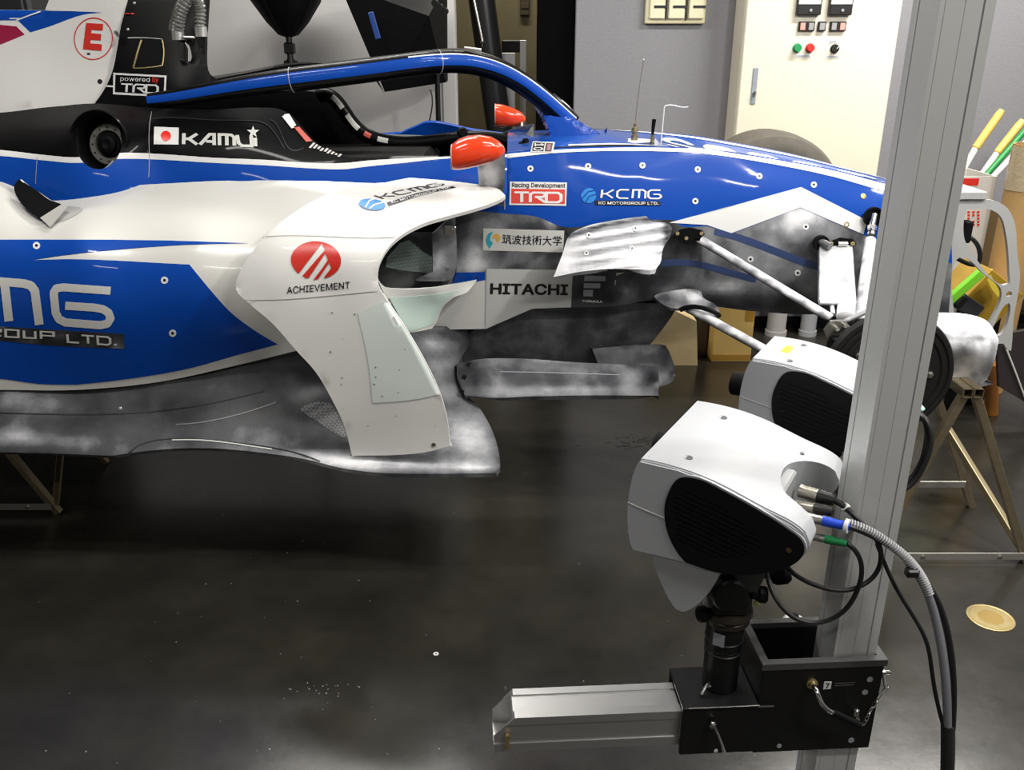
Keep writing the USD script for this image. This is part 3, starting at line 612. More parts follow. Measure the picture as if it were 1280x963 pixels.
def markers(parent, S, pts, r=3.9, eps=.002):
    for u, v in pts:
        mk = decal(parent, 'target_marker', S, Point(u, v).buffer(r, 5).difference(Point(u, v).buffer(r*.40, 4)), STICKER_WHITE, eps, None, 3.)
        decal(parent, 'marker_dot', S, Point(u, v).buffer(r*.40, 4), STICKER_BLACK, eps, None, 3.)
def screw(parent, S, u, v, r, material=STEEL):
    p = S.pos([[u, v]])[0]; n = S.nrm([[u, v]])[0]; rr = r/FPX*2.9
    put('fastener', lathe(p-n*.001, n, [(0, rr), (.003, rr*.9), (.0035, rr*.55), (.002, rr*.45), (.002, .0002)], 14), material, parent)

# ---- white engine cover with the fin
S, ec, poly = panel('engine_cover', [(-170, 15, 3.2), (0, 20, 3.19), (150, 15, 3.17), (60, 70, 3.17), (-170, 150, 3.10), (0, 141, 3.10), (118, 128, 3.13), (150, 60, 3.165)],
    [(-170, 8, 1), (0, 12), (56, 13, 1), (66, -12, 1), (164, -12, 1), (157, 12), (151, 35), (146, 65), (140, 92), (131, 112), (118, 129.5, 1), (60, 134), (0, 141), (-170, 148, 1)], WHITE, .02, roll=(7, .015))
paint(ec, 'blue_flash', S, [(-170, 11, 1), (0, 12.3), (50, 13.3, 1), (90, 14), (128, 15.8, 1), (105, 18), (90, 22.5), (65, 32), (38, 40.5, 1), (22.5, 25.5, 1), (-170, 25.5, 1)], BLUE, clip=poly.buffer(-.6))
paint(ec, 'red_flash', S, [(-170, 30.5, 1), (0, 31.2, 1), (20.5, 33, 1), (31, 43.3, 1), (0, 56, 1), (-170, 71, 1)], STICKER_CRIMSON, clip=poly)
band(ec, 'white_pinstripe', S, [(20, 26), (38, 19), (51, 15)], 1.6, STICKER_WHITE, .0022, smooth=False)
E1 = LineString([(0, 0), (0, 1)]).buffer(.13, cap_style='flat').union(unary_union([LineString([(-.13, y), (x, y)]).buffer(.12, cap_style='flat') for y, x in ((.12, .6), (.5, .55), (.88, .6))]))
decal(ec, 'emblem_letter', S, fit(E1, [(104, 61.5), (127, 63.5), (129, 30), (108, 28.8)]), STICKER_RED, .002, None, 3.)
ell = shapely.affinity.rotate(shapely.affinity.scale(Point(117, 48.4).buffer(1, 24), 24.3, 26.6), 8)
decal(ec, 'emblem_ring', S, ell.difference(shapely.affinity.scale(ell, .955, .955)), STICKER_RED, .002, None, 2.)
decal(ec, 'emblem_caption', S, sbox(109, 66.3, 113, 68.3), STICKER_BLACK, .002)
screw(ec, S, 145, 40, 2.2); decal(ec, 'access_hole', S, Point(125, 102).buffer(3, 8), STICKER_BLACK, .001)

# ---- black roll hoop with the air box
S, ab, poly = panel('roll_hoop', [(150, 0, 3.17), (258, 0, 3.2), (150, 130, 3.11), (262, 110, 3.12), (200, 60, 3.14), (228, 60, 3.14), (225, 110, 3.09)],
    outline([(163, -12, 1), (259, -12, 1), (257, 20), (256, 45), (257.5, 75), (263, 93), (275, 101, 1), (232, 113), (197, 126, 1), (192, 139, 1), (117, 132, 1), (131, 111), (140, 91), (146, 64), (151, 34), (157, 11)])
    .difference(outline([(229.5, 51, 1), (235.5, 51, 1), (238.5, 76), (230, 78.5, 1)])), SATIN, .05, roll=(6, .012))
fr = outline([(167, 49, 1), (198, 48), (204.5, 50), (205.5, 60), (204, 83, 1), (168, 86, 1)])
decal(ab, 'window_recess', S, fr, FLATBLACK, .001, 6.)
for line, w in (([(177, 50), (172, 66), (167, 85)], 2.2), ([(167, 85.5), (190, 84), (203, 82)], 1.3), ([(203, 82), (205, 64), (203, 50)], 1.5)): band(ab, 'window_edge', S, line, w, BRASS)
band(ab, 'window_edge', S, [(160, 47.5), (185, 47.5), (203, 49)], .9, STICKER_GREY)
band(ab, 'status_text', S, [(157, 17), (162, 17)], 1.6, STICKER_RED); band(ab, 'status_text', S, [(163.5, 17), (168, 17.4)], 1.6, STICKER_RED)
for u, v in ((168, 4), (160, 37)): screw(ab, S, u, v, 2.0)
frame_sq = pg((142, 91), (208.5, 94.5), (207, 121.5), (141.5, 118)); inner = pg((144.5, 93.6), (206, 97), (204.6, 118.8), (143.8, 115.4))
decal(ab, 'sponsor_frame', S, frame_sq.difference(inner), STICKER_WHITE, .0016, None, 4.)
decal(ab, 'sponsor_bar', S, pg((133, 106.5), (144, 107.3), (144, 109.3), (133, 109)), STICKER_WHITE, .0016)
decal(ab, 'sponsor_text', S, fit(text_shape('powered'), [(150.5, 102.5), (187.5, 104), (187.5, 97), (151, 95.5)]), STICKER_WHITE, .0016)
decal(ab, 'sponsor_script', S, fit(text_shape('by', True), [(190.5, 104.5), (198, 104.5), (199, 97), (191, 96)]), STICKER_RED, .0016)
decal(ab, 'sponsor_letters', S, fit(stroke_word('TRD', .2, .16), [(151, 116), (198.5, 117.5), (199, 106), (152, 104)]), STICKER_WHITE, .0018)
HOSE = mat('ribbed_silver_hose', (.40, .40, .38), .25, metal=.7)
hp = curve([P(222, 41, 3.09), P(225, 22, 3.08), P(231, 5, 3.08), P(240, -4, 3.085), P(247, 2, 3.10), P(250.5, 18, 3.11), P(251, 37, 3.11)], 170)
put('air_hose', tube(hp, .0165+.0022*np.sign(np.sin(np.arange(170)*.75)), 16), HOSE, CAR)
for q in (hp[0], hp[-1]): put('hose_cuff', lathe(q-[0, 0, .022], (0, 0, 1), [(0, .001), (0, .02), (.03, .02), (.03, .001)], 20), ALU, CAR)
put('hose_shroud', tube(curve([P(213, 38, 3.12), P(215, 22, 3.12), P(222, 4, 3.13), P(229, -10, 3.14)], 30), .006, 8), STEEL, CAR)
put('cross_link', cyl(P(229, 47, 3.07), P(243, 47.5, 3.10), .005, 10), STEEL, CAR)

# ---- cockpit side: black shoulder, white stripe, blue flank
S, cs, poly = panel('cockpit_side', [(-170, 147, 3.09), (0, 141, 3.09), (60, 135, 3.09), (118, 129, 3.10), (190, 136, 3.02), (330, 136, 2.97), (-170, 165, 2.93), (100, 158, 2.92), (0, 190, 2.88), (190, 165, 2.90), (190, 195, 2.87), (300, 165, 2.89), (380, 178, 2.90), (400, 203, 2.86),
      (500, 195, 2.89), (600, 192, 2.89), (0, 230, 2.83), (300, 225, 2.82), (560, 230, 2.84), (0, 300, 2.80), (300, 300, 2.80), (600, 300, 2.84)],
    [(-170, 148, 1), (0, 141), (60, 134.5), (118, 129.5), (190, 135), (260, 137), (328, 134.5), (350, 136.5), (363, 143), (379, 160), (394, 177), (411, 188), (432, 195.5), (450, 197), (500, 195), (560, 194.5), (634, 189, 1), (634, 243, 1), (560, 262, 1), (470, 300, 1), (-170, 300, 1)], BLACK, .012, step=8., hole=shapely.affinity.scale(Point(123.5, 177).buffer(1, 20), 28.5, 34.5))
paint(cs, 'blue_flank', S, [(-170, 191, 1), (0, 195), (60, 201), (95, 203.5), (150, 198.5), (190, 199), (260, 203), (330, 206.5), (400, 211), (430, 211.5), (460, 208), (500, 204), (560, 198), (600, 197), (634, 196, 1), (634, 300, 1), (-170, 300, 1)], BLUE, .0014, clip=poly.buffer(-.3))
paint(cs, 'white_stripe', S, [(-170, 184, 1), (0, 188), (50, 193.5), (95, 197), (150, 191.5), (190, 192), (260, 197), (330, 200), (390, 204), (430, 204), (460, 201), (500, 198.5), (560, 196), (634, 193, 1), (634, 196.5, 1), (600, 197.2), (560, 198.5), (500, 204.5), (460, 208.5), (430, 212), (400, 211.5), (330, 207), (260, 203.5), (190, 199.5), (150, 199), (95, 204), (60, 201.5), (0, 195.5), (-170, 191.5, 1)], STICKER_WHITE, .0020, clip=poly.buffer(-.3))
band(cs, 'panel_seam', S, [(190, 140), (187, 165), (187, 195), (186, 222)], .9, STICKER_SILVER, .0028)
band(cs, 'panel_seam', S, [(47, 197), (45, 230)], .7, STICKER_SILVER, .0028)
band(cs, 'panel_crease', S, [(188, 149.5), (200, 148), (260, 150), (310, 151), (330, 154), (345, 168), (356, 186)], 1.0, mat('soft_black_edge', (.025, .025, .028), .3), .0016)
band(cs, 'panel_crease', S, [(338, 150), (352, 168), (362, 186), (380, 185)], 1.0, mat('soft_black_edge', (.025, .025, .028), .3), .0016)
decal(cs, 'flag_field', S, pg((193, 159), (223.7, 160), (223.4, 181.3), (192.3, 180.6)), STICKER_WHITE, .002, 8.)
decal(cs, 'flag_disc', S, Point(207.6, 170.5).buffer(6.3, 12), mat('flag_red_vinyl', (.78, .02, .012), .35), .0026, 5.)
kam = stroke_word('KAMUI', .23, .26)
decal(cs, 'driver_name', S, fit(kam.buffer(.01), [(227.5, 182), (322, 184.8), (321, 168.5), (228, 165.5)]), STICKER_GREY, .002, None, 3.)
star = Polygon([((1 if k % 2 == 0 else .42)*8*math.sin(k*math.pi/5)+316.5, 165.5-(1 if k % 2 == 0 else .42)*8*math.cos(k*math.pi/5)) for k in range(10)])
decal(cs, 'star', S, star, STICKER_GREY, .0022)
decal(cs, 'headrest_label', S, pg((355, 143.5), (361.5, 142.5), (370.5, 157), (367, 159)).intersection(poly.buffer(-.2)), STICKER_WHITE, .002)
decal(cs, 'headrest_label', S, pg((352.5, 146), (356, 144), (368, 160), (364.5, 161)).intersection(poly.buffer(-.2)), STICKER_WHITE, .002)
decal(cs, 'headrest_label', S, pg((368, 160), (374, 159), (391, 177), (383, 178)).intersection(poly.buffer(3)), mat('light_red_vinyl', (.62, .12, .09), .4), .003)
decal(cs, 'headrest_lettering', S, fit(unary_union([sbox(k*.62, (k*37 % 5)*.06, k*.62+.38, 1-(k*53 % 4)*.09) for k in range(9)]), [(386, 185), (424, 197), (428, 193.5), (392, 178.5)]), STICKER_GREY, .003)

# ---- refuelling socket in the shoulder
ax = unit((-.10, -1, .22)); c = P(123.5, 177, 2.886)
fs = put('fuel_socket', lathe(c, ax, [(.004, .098), (.006, .094), (.0, .090), (-.03, .083), (-.066, .074), (-.066, .001)], 48), BLACK, CAR)
cr_ = c-ax*.05+np.array([.004, 0, -.004])
put('socket_ring', lathe(cr_, ax, [(-.012, .066), (.0, .066), (.004, .062), (.004, .045), (-.004, .042), (-.02, .042)], 44), mat('worn_metal_ring', (.24, .235, .21), .45, metal=.5, noise=(90, (.12, .12, .11), .8)), fs)
put('socket_bore', lathe(cr_, ax, [(-.016, .042), (.002, .038), (.002, .030), (.012, .028), (.016, .016), (.012, .0005)], 36), FLATBLACK, fs)
for k in range(12):
    a = k*math.pi/6; x_, y_, d_ = basis(ax); q = cr_+ax*.003+(math.cos(a)*x_+math.sin(a)*y_)*.053
    put('ring_bolt', cyl(q, q+ax*.0025, .003, 8), STICKER_BLACK, fs)
put('socket_trim', tube(curve([P(98, 214, 2.845), P(108, 217, 2.84), P(120, 216, 2.84), (P(134, 209, 2.84)), P(142, 201, 2.845)], 30), .003, 6), mat('blue_trim_edge', (.35, .45, .65), .2), fs)

# ---- interior and far side of the cockpit
S2, fi, poly = panel('cockpit_interior', [(186, 130, 3.2), (186, 150, 3.2), (330, 120, 3.5), (690, 120, 3.5), (330, 205, 3.5), (690, 205, 3.5)], [(186, 134, 1), (240, 118, 1), (300, 112), (404, 117), (418, 120), (436, 143), (455, 162), (476, 172, 1), (560, 174), (690, 178, 1), (690, 215, 1), (300, 215, 1)], FLATBLACK, .02, step=25.)
S3, ft, poly = panel('far_cockpit_side', [(470, 160, 3.62), (660, 165, 3.62), (470, 200, 3.64), (660, 200, 3.64)], [(462, 170, 1), (500, 167, 1), (519, 159), (533, 153.5), (560, 156), (585, 162), (620, 167), (668, 172, 1), (668, 190, 1), (462, 190, 1)], BLUE, .03, step=12.)
band(ft, 'white_pinstripe', S3, [(466, 168.5), (520, 170), (580, 172), (662, 173)], 2.6, STICKER_WHITE, .002)
path = curve([P(398, 121, 3.47), P(410, 119, 3.47), P(422, 128, 3.47), (P(436, 148, 3.47)), P(452, 165, 3.47), P(474, 175, 3.47), P(540, 177, 3.48), P(640, 180, 3.47)], 60)
put('far_headrest', tube(path, .026, 14), BLACK, CAR)
def strip_on(path, i0, i1, w, m, off, name='headrest_label'):
    put(name, tube(path[i0:i1]+np.array(off), w, 8, arc=(-.1, .62), up=(0, 0, 1)), m, CAR)
strip_on(path, 4, 9, .027, STICKER_GREY, (0, 0, 0)); strip_on(path, 10, 16, .027, STICKER_GREY, (0, 0, 0)); strip_on(path, 17, 20, .027, mat('light_red_vinyl', (.62, .12, .09), .4), (0, 0, 0)); strip_on(path, 21, 25, .027, STICKER_GREY, (0, 0, 0))
put('cockpit_floor', cbox((float(P(300, 200, 3.2)[0]), 2.91, 1.0), (float(P(650, 200, 3.2)[0]), 3.6, 1.03), .005), FLATBLACK, CAR)
put('cockpit_knob', lathe(P(577, 165, 3.3)-[0, .02, .0], (.2, -1, .1), [(0, .001), (0, .017), (.03, .019), (.04, .014), (.04, .001)], 18), FLATBLACK, CAR)
put('tub_core', [cbox((-2.4, 2.97, .75), (-.28, 3.55, 1.22), .03), cbox((-.28, 3.0, .72), (.55, 3.5, 1.0), .03)], FLATBLACK, CAR)

# ---- nose and chassis side
top_px = [(634, 190.5), (690, 186), (740, 184), (800, 183), (880, 186), (960, 197), (1040, 211.5), (1100, 227), (1150, 240), (1185, 252)]
side_ctrl = [(480, 300, 2.93), (470, 420, 2.93), (560, 300, 2.91), (634, 190, 2.93), (800, 183, 2.98), (960, 197, 3.03), (1100, 227, 3.08), (1185, 252, 3.1), (640, 215, 2.90), (800, 210, 2.945), (960, 225, 2.99), (1100, 255, 3.04), (700, 270, 2.885), (900, 285, 2.945), (1050, 300, 2.99), (1185, 320, 3.04),
    (620, 350, 2.89), (700, 370, 2.90), (607, 411, 2.90), (860, 355, 2.95), (1000, 365, 3.01), (860, 385, 3.0), (1000, 395, 3.07), (1080, 385, 3.07), (1185, 395, 3.08)]
S, ns, npoly = panel('nose_side', side_ctrl, [(634, 190.5, 1)]+top_px[1:-1]+[(1185, 252, 1), (1190, 322), (1186, 392, 1), (1085, 387), (1020, 393), (940, 389), (880, 381), (838, 374), (760, 383.5), (715, 384.5), (665, 386, 1), (607, 411.5, 1), (560, 412.5), (505, 414, 1), (470, 350, 1), (500, 300), (560, 262), (634, 240, 1)], BLUE, .012, step=10.)
NS = S
pw_nose = blobs(.36, [(690, 281, 9, 12, .5), (1002, 268, 26, 10, .2), (600, 330, 30, 8, .2), (625, 285, 25, 14, .2), (590, 320, 15, 40, .25), (680, 327, 40, 8, .15), (600, 300, 10, 10, -.15), (1002, 275, 45, 22, .35), (1065, 305, 30, 14, .15), (850, 300, 25, 22, -.3), (855, 330, 14, 25, -.2), (930, 320, 60, 18, .14), (880, 345, 40, 15, .12), (905, 357, 25, 8, .3), (800, 348, 30, 10, -.2), (950, 384, 140, 13, -.5), (760, 370, 40, 18, -.32), (700, 300, 20, 30, -.22), (1100, 360, 60, 40, -.2), (835, 283, 10, 20, -.25)], .22, 26, 4)
ppoly = outline([(470, 262, 1), (570, 262, 1), (630, 267), (670, 271), (706, 284), (770, 275), (842, 275, 1), (850, 282), (884, 283, 1), (915, 292, 1), (1000, 260, 1), (1080, 294), (1130, 312), (1192, 330, 1), (1192, 400, 1), (1020, 400), (880, 400), (770, 400, 1), (715, 400, 1), (660, 400, 1), (470, 420, 1)]).intersection(npoly.buffer(-.3))
pp = powder_decal(ns, 'powder_coat', S, ppoly, pw_nose, .0010, label='grey scanning powder over the lower chassis')
DUSTY = mat('dusty_blue_paint', (.030, .052, .14), .5)
for line, w in (([(893, 289), (940, 303), (1000, 326), (1024, 334)], 9), ([(826, 330), (870, 330), (910, 340), (945, 349)], 8)): band(ns, 'blue_stripe', S, line, w, DUSTY, .0016)
paint(ns, 'white_chevron', S, [(836, 278.5, 1), (1001, 234, 1), (1084, 276, 1), (1079, 293, 1), (1000, 259.5, 1), (914, 291.5, 1), (884, 281.5, 1)], STICKER_WHITE, .0020)
paint(ns, 'blue_foot', S, [(566, 341, 1), (606, 340, 1), (606, 353, 1), (566, 357, 1)], BLUE, .0018)
paint(ns, 'white_foot', S, [(480, 360, 1), (566, 357), (608, 350, 1), (608, 411, 1), (560, 412), (505, 413, 1)], mat('white_foot_paint', (.66, .655, .62), .35, coat=.3), .0020, clip=npoly.buffer(-.2))
paint(ns, 'white_stripe', S, [(634, 192.5, 1), (690, 187.8), (740, 185.6), (800, 184.5), (880, 187.5), (960, 198.5), (1040, 213), (1100, 228.5), (1150, 241.5), (1185, 253.5, 1), (1185, 262, 1), (1150, 251), (1100, 238), (1040, 221), (960, 204.5), (880, 192.5), (800, 189), (740, 189.5), (690, 192), (634, 198, 1)], STICKER_WHITE, .0018, clip=npoly.buffer(-.2))
band(ns, 'panel_edge', S, [(633, 197), (631.5, 225), (631, 262)], 1.3, STICKER_SILVER, .002)
band(ns, 'panel_seam', S, [(569, 270), (570, 340), (566, 352), (550, 358)], .8, STICKER_BLACK, .003); band(ns, 'panel_seam', S, [(607.5, 336), (606.5, 411)], .8, STICKER_SILVER, .003)
band(ns, 'panel_seam', S, [(707, 290), (714, 300), (716, 312)], .8, STICKER_BLACK, .003)
# stickers on the side
decal(ns, 'sponsor_plate', S, pg((637.3, 227), (708.6, 228.2), (707.6, 257.4), (636.7, 256.2)), STICKER_WHITE, .0022, 9.)
decal(ns, 'sponsor_field', S, pg((639.5, 236), (706.2, 237), (705.8, 254.9), (639.3, 254)), mat('soft_red_vinyl', (.66, .06, .045), .4), .0030, 9.)
decal(ns, 'sponsor_text', S, fit(text_shape('Racing Development', True), [(640, 235.6), (706.5, 236.6), (706.5, 229.2), (640, 228.2)]), STICKER_BLACK, .0030)
decal(ns, 'sponsor_letters', S, fit(stroke_word('TRD', .22, .14), [(643, 253.8), (703, 254.3), (703, 240), (643, 239.2)]), STICKER_WHITE, .0038)
decal(ns, 'team_name', S, fit(stroke_word('KCMG', .17, .28), [(750, 248.3), (827, 249.3), (827.5, 237), (751.5, 236.3)]), STICKER_WHITE, .0024)
decal(ns, 'team_bar', S, pg((743, 250.8), (825.5, 251.8), (825, 257), (744, 256.2)), STICKER_BLACK, .0024)
decal(ns, 'team_subtitle', S, fit(text_shape('KC MOTORGROUP LTD.', True), [(748, 255.6), (823, 256.3), (823, 252.5), (748, 251.8)]), STICKER_WHITE, .0032)
gl = Point(735.5, 244.5).buffer(9.5, 16)
glob = gl.difference(unary_union([LineString(q).buffer(.7) for q in ([(726, 250), (735, 240), (745, 238)], [(731, 254), (736, 246), (745, 243)], [(726, 242), (731, 236), (738, 234)])]))
decal(ns, 'team_globe', S, glob, STICKER_BLUE, .0024)
decal(ns, 'university_plate', S, pg((604.3, 285.5), (705.3, 288.3), (704, 315.5), (603.6, 313)), STICKER_GREY, .0022, 9.)
decal(ns, 'university_name', S, fit(kanji_word(.95), [(627.5, 305.2), (702, 307.3), (702.5, 294.7), (628, 292.8)]), STICKER_BLACK, .0030, None, 2.)
cres = outline([(617, 289, 1), (610.5, 292), (607.6, 299), (608.8, 305), (612.2, 310.5, 1), (616.3, 304, 1), (613, 300), (613.5, 294.5)])
decal(ns, 'university_emblem', S, cres, STICKER_TEAL, .0030); decal(ns, 'university_emblem_sun', S, Point(620.6, 297.3).buffer(5.2, 10).difference(Point(617.8, 300.5).buffer(3.2, 8)), STICKER_GOLD, .0030)
decal(ns, 'sponsor_panel', S, pg((608.4, 336), (716, 337.5), (713.5, 384), (665, 385.8), (608, 410.8)), mat('light_grey_vinyl', (.55, .55, .53), .45), .0026, 9.)
decal(ns, 'sponsor_letters', S, fit(text_shape('HITACHI', True).buffer(.022), [(612.5, 367.6), (709.5, 368.8), (710, 355.2), (613, 353.8)]), STICKER_BLACK, .0034, None, 3.)
for q in (((730.5, 344.3), (757, 345), (756.5, 351.3), (730, 351)), ((729.8, 353.7), (750.5, 354), (750, 360.2), (729.4, 360)), ((729, 362), (741.3, 362.3), (740.8, 370.6), (728.7, 370.3))): decal(ns, 'series_emblem', S, pg(*q), STICKER_SILVER, .0024)
decal(ns, 'series_name', S, fit(text_shape('FORMULA', True), [(728, 377.6), (753, 378.2), (753, 375.6), (728, 375)]), STICKER_GREY, .0024)
decal(ns, 'small_tab', S, pg((770, 341), (781, 340.3), (770, 344.5)), STICKER_GREY, .0024); band(ns, 'small_tab', S, [(769, 350), (768.5, 356)], 1.2, STICKER_GREY, .0024)
markers(ns, S, [(663, 211), (735, 208), (803, 207), (872, 212), (949, 220.5), (1017, 231), (869, 251.5), (1007, 283.5), (938, 324), (997, 341)])
screw(ns, S, 1079, 245.5, 4.2, BRASS); screw(ns, S, 1058, 281, 4.2, BRASS); screw(ns, S, 557, 340, 2.2); screw(ns, S, 596, 347, 1.8, STICKER_BLACK)
decal(ns, 'number_plate', S, pg((666, 177.2), (693.6, 178), (690.8, 191.4), (663, 190.4)), STICKER_WHITE, .004, 6.)

# ---- top of the nose
def top_panel(): 
    cols = 26; us = np.linspace(634, 1185, cols); tu, tv = np.array(top_px).T; cv = PchipInterpolator(tu, tv)(us)
    yc = np.interp(us, [634, 800, 960, 1100, 1185], [2.93, 2.98, 3.03, 3.08, 3.10]); A = P(us, cv, yc)
    zr = np.interp(A[:, 0], [A[0, 0], A[6, 0], A[-1, 0]], [A[0, 2]+.02, A[6, 2]+.018, A[-1, 2]+.016]); rows = []
    for s in np.linspace(-1, 1, 17):
        q = A.copy(); q[:, 1] = YC+s*(YC-A[:, 1]); q[:, 2] = zr-(zr-A[:, 2])*abs(s)**2.6; rows.append(q)
    for dz, dy in ((.05, .03), (.30, .05)):
        q = A.copy(); q[:, 1] = 2*YC-A[:, 1]+dy; q[:, 2] -= dz; rows.append(q)
    return np.array(rows)
R = top_panel(); nr, nc = R.shape[:2]; V = R.reshape(-1, 3); F = []
for i in range(nr-1):
    for j in range(nc-1): a = i*nc+j; F += [(a, a+1, a+nc+1), (a, a+nc+1, a+nc)]
nt = put('nose_top', trimesh.Trimesh(V, np.array(F), process=False), mat('blue_deck_paint', (.003, .070, .37), .35, coat=.6, spec=.3), CAR, smooth=50)
def deck(s, t):
    """point on the nose top: s across (-1 near edge), t along 0..1"""
    i = (np.clip(s, -1, 1)+1)/2*16; j = np.clip(t, 0, 1)*(nc-1); i0 = np.minimum(i.astype(int), 15); j0 = np.minimum(j.astype(int), nc-2); fi_, fj = (i-i0)[:, None], (j-j0)[:, None]
    return (R[i0, j0]*(1-fi_)+R[i0+1, j0]*fi_)*(1-fj)+(R[i0, j0+1]*(1-fi_)+R[i0+1, j0+1]*fi_)*fj
def deck_decal(name, poly, material, eps=.002):
    p2, t2 = tri2d(poly, .03, .02); v = deck(p2[:, 1], p2[:, 0])+[0, 0, eps]; put(name, (np.vstack([v, v-[0, 0, .0006]]), np.vstack([t2, t2[:, ::-1]+len(v)])), material, nt, smooth=False)
deck_decal('white_pinstripe', sbox(.14, -.93, .98, -.86), STICKER_WHITE)
deck_decal('white_pinstripe', sbox(.02, .86, .98, .94), STICKER_WHITE)
for k in range(5):
    sh = text_shape('S', True) if k == 0 else rrect(0, 0, 1, 1, .3).difference(rrect(.24, .2+.1*(k % 2), .8, .8-.1*(k % 3), .1)).difference(sbox(.7, .35, 1.1, .6)); x0, y0, x1, y1 = sh.bounds
    deck_decal('deck_letter', shapely.transform(sh, lambda c, k=k: np.c_[.385+.105*k+(np.asarray(c)[:, 0]-x0)/(x1-x0)*.085, -.55+np.asarray(c)[:, 1]*1.2]), STICKER_WHITE)
deck_decal('deck_panel', outline([(.62, -.84, 1), (.97, -.84, 1), (.97, -.2, 1), (.80, -.2)], .02), mat('silver_white_vinyl', (.62, .63, .66), .3), .0015)
def ondeck(u, v, off=0.):
    """deck point under a photograph pixel"""
    g = np.stack(np.meshgrid(np.linspace(-.95, .6, 90), np.linspace(0, 1, 400)), -1).reshape(-1, 2); p = deck(g[:, 0], g[:, 1]); d = p-CAM; w = d@FW
    uu, vv = 640+FPX*(d@RT)/w, 481.5-FPX*(d@UP)/w; k = np.argmin((uu-u)**2+(vv-v)**2); return p[k]+[0, 0, off]
q = ondeck(793, 176)
put('antenna_base', lathe(q, (0, 0, 1), [(0, .060), (.003, .058), (.003, .001)], 30), STICKER_WHITE, CAR)
ANT = mat('antenna_nickel_brass', (.34, .29, .18), .35, metal=.85)
an = put('whip_antenna', lathe(q, (0, 0, 1), [(0, .012), (.02, .012), (.021, .009), (.03, .009), (.032, .012), (.045, .010), (.047, .005), (.058, .005), (.06, .0015)], 18), ANT, CAR)
put('antenna_whip', tube(curve([q+[0, 0, .05], q+[.006, 0, .15], q+[.018, 0, .262]], 16), .0011, 6), STEEL, an); put('antenna_tip', lathe(q+[.018, 0, .258], (0, 0, 1), [(0, .001), (.003, .003), (.007, .001)], 10), STICKER_GREY, an)
q = ondeck(815, 181); an = put('stub_antenna', lathe(q, (0, 0, 1), [(0, .008), (.012, .008), (.013, .006), (.034, .006), (.034, .001)], 14), ANT, CAR)
put('antenna_cap', tube([q+[0, 0, .034], q+[.001, 0, .06], q+[.003, 0, .083]], [.0045, .006, .007], 12), FLATBLACK, an)
q = ondeck(826, 182); put('pitot_tube', tube(np.vstack([curve([q, q+[.002, 0, .06], q+[.004, 0, .123]], 8), curve([q+[.006, 0, .128], q+[.03, 0, .131], q+[.055, 0, .126], q+[.084, 0, .126]], 14)]), .0022, 8), mat('white_pitot', (.7, .7, .7), .3), CAR)
q = ondeck(820, 181); put('antenna_fin', extrude(Polygon([(-.012, 0), (.016, 0), (-.004, .022)]), .004, frame((1, 0, 0), (0, 0, 1), (0, -1, 0), q)), STICKER_WHITE, CAR)
deck_decal('seal_line', sbox(.06, -.985, .36, -.95), STICKER_BLACK)
# number plate figures, lying on the plate beside the cockpit
decal(ns, 'number_field', S, pg((667, 178.6), (681, 179), (679, 189.6), (665, 189.1)), STICKER_BLACK, .0048); decal(ns, 'number_field', S, pg((682.5, 179.2), (691, 179.5), (688.8, 189.9), (680.8, 189.7)), mat('maroon_vinyl', (.10, .03, .035), .4), .0048)
decal(ns, 'race_number', S, fit(text_shape('1', True), [(668, 179.4), (668, 183.6), (679.6, 184), (679.6, 180)]), STICKER_WHITE, .0056); decal(ns, 'race_number', S, fit(text_shape('0', True), [(667, 184.6), (666.3, 188.6), (678.4, 189), (679, 184.8)]), STICKER_WHITE, .0056)
decal(ns, 'plate_text', S, pg((684, 180.8), (688.8, 181), (687.6, 188.4), (683, 188.2)), mat('dull_pink_vinyl', (.35, .2, .22), .4), .0056)
# ---- little windscreen
PANE = usdkit.material(stage, '/World/Looks/clear_screen', {'t': ('transparent_bsdf', dict(color=(.86, .86, .87))), 'g': ('glossy_bsdf', dict(color=(.9, .9, .9), roughness=.08)), 'd': ('principled_bsdf', dict(base_color=(.5, .5, .5), roughness=.4)), 'f': ('fresnel', dict(IOR=1.5)), 'm': ('mix_closure', {}), 'm2': ('mix_closure', dict(fac=.06))},
    [('f.fac', 'm.fac'), ('t.BSDF', 'm.closure1'), ('g.BSDF', 'm.closure2'), ('m.closure', 'm2.closure1'), ('d.BSDF', 'm2.closure2')], surface='m2.closure')
Sw, ws, poly = panel('windscreen', [(630, 165, 3.5), (668, 158, 3.3), (664, 180, 3.1), (640, 196, 2.98)], [(641, 196, 1), (652, 176), (667, 155.5, 1), (666.5, 170), (663, 181), (654, 189, 1)], PANE, .003, step=6)
Sw, ws, poly = panel('windscreen', [(620, 165, 3.52), (668, 158, 3.35), (640, 175, 3.5)], [(622, 169, 1), (645, 160), (667, 155.5, 1), (655, 170), (640, 176, 1)], PANE, .003, step=6)
put('screen_edge', tube(curve([P(641, 196, 2.98), P(653, 190, 3.0), P(663, 181, 3.1), P(667, 165, 3.3)], 14), .003, 6), STICKER_SILVER, CAR)
put('dash_screw', [lathe(P(u, v, 3.05), (0, -.3, 1), [(0, .001), (0, .012), (.008, .010), (.01, .001)], 12) for u, v in ((645, 186), (652, 181), (657, 177))], FLATBLACK, CAR)

